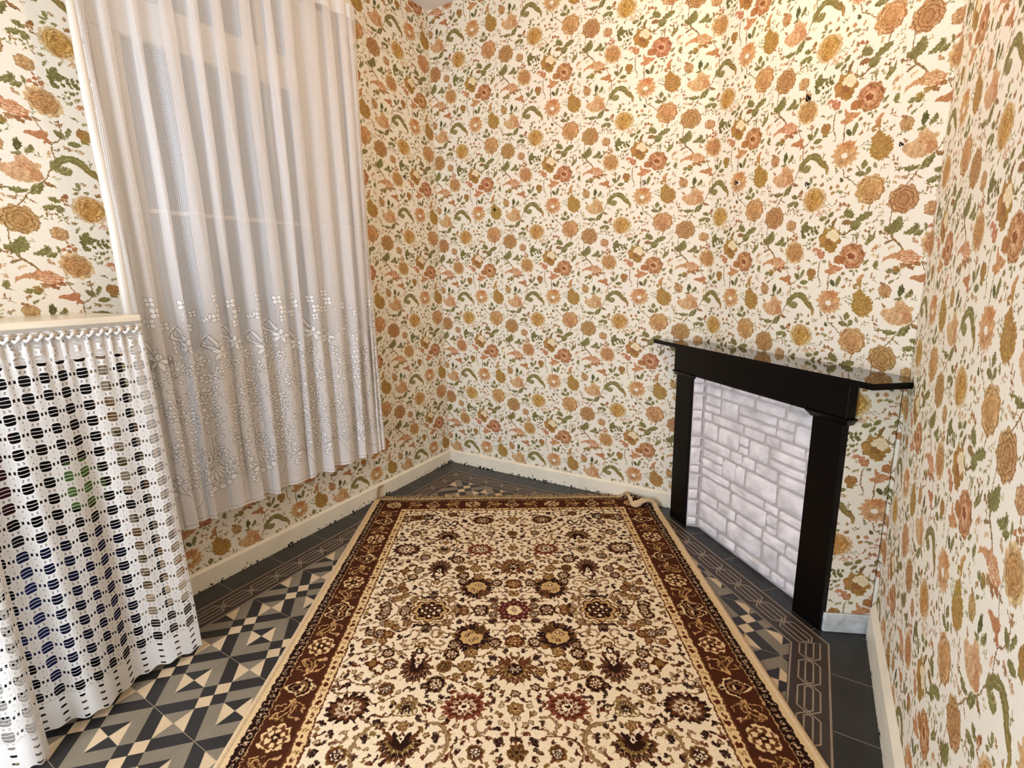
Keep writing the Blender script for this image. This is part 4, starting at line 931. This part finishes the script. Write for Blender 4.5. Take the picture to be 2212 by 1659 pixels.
for k in range(18):
    y = -2.012-.023*k; hd.tube([(.398, y, SHZ-.036), (.405, y-.006, SHZ-.044), (.401, y-.014, SHZ-.052), (.396, y-.021, SHZ-.043)], .0055, 6)
hd.build('gathered_header', mat('cotton_header', (.90, .88, .85), .9, .1, .2, 90, .5, 400), o, smooth=True)
bot2 = [(.425, -2.440), (.452, -2.442), (.470, -2.458), (.470, -2.485), (.45, -2.52), (.43, -2.56), (.44, -2.62), (.45, -2.70)]
top2 = [(.402, -2.425), (.409, -2.427), (.413, -2.437), (.410, -2.46), (.404, -2.50), (.402, -2.54), (.402, -2.60), (.402, -2.68)]
o, *_ = cloth('crochet_curtain', bot2, top2, .018, SHZ-.030, u0=.06)
tag(o, 'rolled front edge of a second openwork curtain at the photograph\'s lower left corner', 'curtain')
# storage rack and soft bundles glimpsed through the holes
rk = empty('storage_rack', (.19, -2.6, 0)); tag(rk, 'dark storage rack hidden behind the openwork crochet curtain', 'rack')
for z in (.06, .60): adopt(MB().box(.03, .33, -3.1, -2.055, z, z+.015).build('rack_shelf', M_DARKW), rk)
adopt(MB().box(.022, .03, -3.1, -2.055, .06, 1.15).build('back_panel', M_DARKW), rk)
for x, y in ((.04, -2.06), (.325, -2.06), (.04, -3.1), (.325, -3.1)): adopt(MB().box(x-.01, x+.01, y-.01, y+.01, 0, 1.15).build('post', M_DARKW), rk)
def bundle(name, c, r, m, label, seed):
    rg = random.Random(seed); bm = bmesh.new(); bmesh.ops.create_icosphere(bm, subdivisions=4, radius=1)
    ph = [rg.uniform(0, 6) for _ in range(6)]
    for v in bm.verts:
        x, y, z = v.co; s = (abs(x)**3.2+abs(y)**3.2+abs(z)**3.2)**(1/3.2)
        k = (1+.05*math.sin(7*x+ph[0])+.05*math.sin(9*y+6*z+ph[1])+.04*math.sin(12*z+ph[2]))/s
        v.co = (c[0]+x*k*r[0], c[1]+y*k*r[1], max(c[2]-r[2], c[2]+z*k*r[2]))
    me = bpy.data.meshes.new(name); bm.to_mesh(me); bm.free(); me.materials.append(m); me.polygons.foreach_set('use_smooth', [True]*len(me.polygons))
    o = bpy.data.objects.new(name, me); COL.objects.link(o); return tag(o, label, 'bag')
bundle('soft_bag', (.22, -2.24, .33), (.10, .15, .25), M_NAVY, 'navy blue soft bag showing through the lower holes of the openwork curtain', 1)
bundle('soft_bag', (.21, -2.62, .31), (.10, .17, .23), M_NAVY, 'dark blue soft bag on the rack, behind the left edge of the openwork curtain', 2)
bundle('soft_bag', (.21, -2.42, .80), (.09, .10, .18), M_MAROON, 'maroon soft bag showing through the middle of the openwork curtain', 3)
bundle('soft_bag', (.24, -2.185, .70), (.05, .055, .08), M_GREEN, 'small green bundle showing through the openwork curtain', 4)
bundle('soft_bag', (.25, -2.60, .72), (.06, .055, .10), M_GREYF, 'pale grey bundle showing through the left of the openwork curtain', 5)

# ------------------------------------------------------------------ fire surround standing across the corner
def sp(s, off=0.0): p = S0+SD*s+SN*off; return (float(p[0]), float(p[1]))
fs = empty('fire_surround', (*sp(.49), 0)); tag(fs, 'black painted fire surround with a glossy mantel shelf across the corner', 'fireplace')
def sbox(s0, s1, o0, o1, z0, z1, name, m=M_BLACK, bev=.0025):
    return adopt(MB().prism([sp(s0, o0), sp(s1, o0), sp(s1, o1), sp(s0, o1)], z0, z1).build(name, m, bevel=bev), fs)
for s0, s1 in ((0.0, .133), (.853, .980)):
    sbox(s0, s1, -.030, 0, 0, .806, 'pilaster')
for s0, s1 in ((-.006, .142), (.842, .990)):
    mb = MB(); pr = [(0, .806, .000), (.004, .812, .004), (.012, .822, .010), (.016, .826, .014), (.016, .832, .014)]
    n = len(pr); b0 = 0
    for d, z, e in pr:
        a = [sp(s0-d*.8, -.03), sp(s1+d*.8, -.03), sp(s1+d*.8, d), sp(s0-d*.8, d)]
        mb.v += [(x, y, z) for x, y in a]
    for i in range(n-1): mb.f += [(i*4+j, i*4+(j+1) % 4, (i+1)*4+(j+1) % 4, (i+1)*4+j) for j in range(4)]
    mb.f += [(3, 2, 1, 0), tuple((n-1)*4+j for j in range(4))]
    adopt(mb.build('capital', M_BLACK, bevel=.0015), fs)
sbox(-.010, .994, -.030, .010, .832, .956, 'frieze')
sbox(.133, .853, -.028, -.002, .822, .834, 'lintel_board')
# mantel shelf: follows the two walls behind, clipped corner by the right wall
A_ = (1.481, -.002); B_ = (2.405, -.877); C_ = (2.5135, -.795)
poly = [A_, B_, C_, (F2[0]-.002, F2[1]-.012), (F2[0]-.02, F2[1]+.006), (F1[0]+.002, F1[1]-.003), (F1[0]-.01, -.002)]
ms = adopt(MB().prism(poly, .956, .977).build('mantel_shelf', M_BLACK), fs); ms.data.materials.append(M_SHELFTOP)
for pf in ms.data.polygons:
    if pf.normal.z > .9: pf.material_index = 1

# stone effect infill inside the opening: relief of real stones in one sheet, with a return on the left
def stones():
    rg = random.Random(12); back = -.062
    mb_v, mb_f, fm = [], [], []
    def P3(s, z, off): x, y = sp(s, off); return (x, y, z)
    sL, sRr, zt = .168, .856, .835
    b = len(mb_v); mb_v += [P3(sL, 0, back), P3(sRr, 0, back), P3(sRr, zt, back), P3(sL, zt, back)]; mb_f.append((0, 1, 2, 3)); fm.append(0)
    b = len(mb_v); mb_v += [P3(.134, 0, -.012), P3(sL, 0, back), P3(sL, zt, back), P3(.134, zt, -.012)]; mb_f.append((b, b+1, b+2, b+3)); fm.append(0)
    b = len(mb_v); mb_v += [P3(.852, 0, -.012), P3(sRr, 0, back), P3(sRr, zt, back), P3(.852, zt, -.012)]; mb_f.append((b+3, b+2, b+1, b)); fm.append(0)
    # coursed rubble: bands cut into stones of unequal length, some split in two thin ones
    cells = []; z = .006; hs = [.052, .098, .060, .088, .045, .100, .058, .090, .050, .086, .052, .07]; k = 0
    while z < zt-.02:
        h = min(hs[k % len(hs)], zt-z-.002); s = sL-.002-rg.uniform(0, .03); first = True
        while s < sRr-.01:
            w = rg.choice([.06, .09, .12, .15, .19, .23]) if h > .07 else rg.choice([.08, .13, .17, .22])
            e = min(s+w, sRr)
            if e > sRr-.03: e = sRr
            if h > .08 and rg.random() < .38:
                c = h*rg.uniform(.35, .65); cells += [(s, e, z, z+c), (s, e, z+c, z+h)]
            else: cells.append((s, e, z, z+h))
            s = e
        z += h; k += 1
    def relief(quad, nrm_off, seed):
        """quad(s_, z_, o) -> point ; stone patch over unit square"""
        r2 = random.Random(seed); N1, N2 = 10, 7; ph = [r2.uniform(0, 6) for _ in range(4)]; tilt = r2.uniform(-.004, .004); dep = r2.uniform(.008, .014)
        b = len(mb_v)
        for j in range(N2+1):
            for i in range(N1+1):
                a, c = i/N1, j/N2; e = min(a, 1-a)*N1/1.2; g = min(c, 1-c)*N2/1.2; edge = min(1, e)*min(1, g)
                o = dep*edge**.5+edge*(tilt*(a-.5)*2+.0022*math.sin(9*a+ph[0])*math.sin(7*c+ph[1])+.0016*math.sin(23*a+5*c+ph[2]))-.001*(1-edge)
                mb_v.append(quad(a+.02*math.sin(6*c+ph[3])*(1-abs(2*a-1)), c+.03*math.sin(5*a+ph[0])*(1-abs(2*c-1)), o))
        for j in range(N2):
            for i in range(N1): q = b+j*(N1+1)+i; mb_f.append((q, q+1, q+N1+2, q+N1+1)); fm.append(1)
    for i, (s0, s1, z0, z1) in enumerate(cells):
        g = .0042; s0c = max(s0, sL)
        if s1-s0c < .02: continue
        relief(lambda a, c, o: P3(s0c+g+(s1-s0c-2*g)*a, z0+g+(z1-z0-2*g)*c, back+o), 0, i)
    z = .006; k = 0
    while z < zt-.02:
        h = min(hs[k % len(hs)], zt-z-.002)
        def qd(a, c, o, z=z, h=h):
            s = .136+(sL-.004-.136)*a; off = -.014+(back+.006+.014)*a
            return P3(s+o*.6, z+.004+(h-.008)*c, off+o*.6)
        relief(qd, 0, 900+k); z += h; k += 1
    o = obj('stone_infill_panel', mb_v, mb_f, M_STONE, mats=[M_MORTAR, M_STONE], fmat=fm)
    bm = bmesh.new(); bm.from_mesh(o.data)
    vv = np.array([*SN, 0.0])
    for fc in bm.faces:
        if fc.normal.dot(Vector(vv)) < 0: fc.normal_flip()
        if fc.material_index == 1: fc.smooth = True
    bm.to_mesh(o.data); bm.free()
    tag(o, 'white stone-effect panel filling the opening of the black fire surround', 'panel')
stones()

# ------------------------------------------------------------------ rug with fringe and curled corner
def rug_point(u, v, z=0.0):
    p = RC+RM @ np.array([u, v]); return p[0], p[1], z
def rug():
    nu, nv = 150, 190; v, uv = [], []
    TH = .007
    def place(u, vv, lift):
        # corner by the fire surround rolls over its diagonal
        x, y, z = rug_point(u, vv, lift+.0016+.0012*math.sin(u*9)*math.sin(vv*7))
        # far right corner is pushed against the skirting and curls up
        d = (u*.70-vv*.714)-(.842*.70+1.05*.714-.150)
        if d > 0 and u > 0 and vv < 0:
            r = .024; th = min(d/r, 4.0); rest = max(0, d/r-4.0)*r
            h = r*math.sin(th)+rest*math.cos(th)-d; zz = r*(1-math.cos(th))+rest*math.sin(th)
            q = RM @ np.array([.70, -.714])*h*.98; x += q[0]; y += q[1]; z += zz+abs(lift-TH)*0
        return max(x, .0175), min(y, -.0175), z
    us = np.linspace(-RHU, RHU, nu); vs = np.linspace(-RHV, RHV, nv)
    for lift in (TH, .0):
        for b_ in vs:
            for a_ in us: v.append(place(a_, b_, lift)); uv.append(((a_/RHU+1)/2, 1-(b_/RHV+1)/2))
    N = nu*nv; f = []
    for j in range(nv-1):
        for i in range(nu-1):
            q = j*nu+i; f.append((q, q+nu, q+nu+1, q+1)); f.append((N+q, N+q+1, N+q+nu+1, N+q+nu))
    for i in range(nu-1):
        f.append((i, i+1, N+i+1, N+i)); q = (nv-1)*nu+i; f.append((q, N+q, N+q+1, q+1))
    for j in range(nv-1):
        q = j*nu; f.append((q, N+q, N+q+nu, q+nu)); q = j*nu+nu-1; f.append((q, q+nu, N+q+nu, N+q))
    fm = []
    for fc in f: fm.append(0 if max(fc) < N else 1)
    o = obj('rug', v, f, M_RUG, uvs=uv, mats=[M_RUG, M_SELV], fmat=fm, smooth=True)
    tag(o, 'cream and brown oriental rug with floral pattern lying on the tiled floor', 'rug')
    # selvedge cords down the sides and across the end
    for k, pts in enumerate(([place(-RHU+.004, t, TH*.6) for t in np.linspace(-RHV+.01, RHV, 120)], [place(RHU-.004, t, TH*.6) for t in np.linspace(-RHV+.01, RHV, 160)], [place(t, -RHV+.003, TH*.6) for t in np.linspace(-RHU+.004, RHU-.004, 100)])):
        mb = MB(); mb.tube(pts, [.0115]*len(pts) if k < 2 else [.006]*len(pts), 8)
        for i, p in enumerate(mb.v): mb.v[i] = (p[0], p[1], max(.0008, p[2]*.62+.001) if p[2] < .03 else p[2])
        mb.build('selvedge', M_SELV, o, smooth=True)
    rg = random.Random(5); mb = MB()
    for i in range(420):
        u = -RHU+.005+2*(RHU-.008)*i/419; p = place(u, -RHV+.002, TH*.4); ang = rg.gauss(0, .35)+.35*math.sin(i*.11); L = rg.uniform(.035, .062)
        d = RM @ np.array([math.sin(ang), -math.cos(ang)]); d /= np.linalg.norm(d); zl = .002+rg.uniform(0, .012)
        if i < 6: zl = .05
        pts = []
        for t in (0, .35, .7, 1):
            x, y = p[0]+d[0]*L*t*(1 if u < .62 else -.3), p[1]+d[1]*L*t+.004*math.sin(i)*t; x = max(.020, x); y = min(-.020, y)
            pts.append((x, y, max(.0022, p[2]*(1-t*.75)+zl*math.sin(math.pi*t*.9)+(zl*t if i < 6 else 0))))
        mb.tube(pts, [.0019, .0018, .0016, .0008], 4)
    fr = mb.build('fringe', M_FRINGE, o, smooth=True); fr['kind'] = 'stuff'
rug()

# ------------------------------------------------------------------ hooks and nails left in the wallpaper
def hook(name, pos, n, m, label, size=.010, ring=False):
    p = Vector(pos); n = Vector(n); up = Vector((0, 0, 1)); rt = n.cross(up)
    mb = MB(); mb.tube([p+n*.0, p+n*.006], size*.55, 10)
    c = p+n*.012
    pts = [c+up*(size*math.cos(t))+n*(size*.5*math.sin(t)) for t in np.linspace(-.3, 3.6 if not ring else 5.4, 14)]
    mb.tube([p+n*.004, c+up*size]+pts[1:], size*.28, 8)
    o = mb.build(name, m, smooth=True); return tag(o, label, 'hook', 'hooks left in the wallpaper')
dn = (SN[0], SN[1], 0)
dn = (float(-DT[1])*-1*-1, 0, 0)
DN = np.array([DT[1], -DT[0]]); DN3 = (float(DN[0]), float(DN[1]), 0.0)
def dpos(px): p = on_plane(px, (*DN, 0), float(DN @ F1)); return tuple(p+np.array(DN3)*.001)
hook('wall_hook', tuple(on_plane((1391, 395), (0, 1, 0), 0)), (0, -1, 0), M_CHROME, 'bright metal cup hook on the back wall, above and left of the mantel', .012, True)
hook('wall_hook', tuple(on_plane((1070, 453), (0, 1, 0), 0)), (0, -1, 0), M_METAL, 'small dark hook low on the back wall, nearest the left corner', .009)
hook('wall_hook', tuple(on_plane((872, 382), (1, 0, 0), 0)), (1, 0, 0), M_METAL, 'small dark hook on the left wall between curtain and corner', .009)
hook('wall_hook', dpos((1594, 395)), DN3, M_METAL, 'small dark nail hook on the angled wall, nearest its left fold', .008)
hook('wall_hook', dpos((1750, 213)), DN3, M_METAL, 'highest dark hook, on the angled wall above the mantel', .010)
hook('wall_hook', dpos((1747, 398)), DN3, M_METAL, 'small dark nail on the angled wall straight below the highest hook', .007)
hook('wall_hook', dpos((1951, 312)), DN3, M_METAL, 'small dark nail near the right corner above the mantel\'s right end', .006)
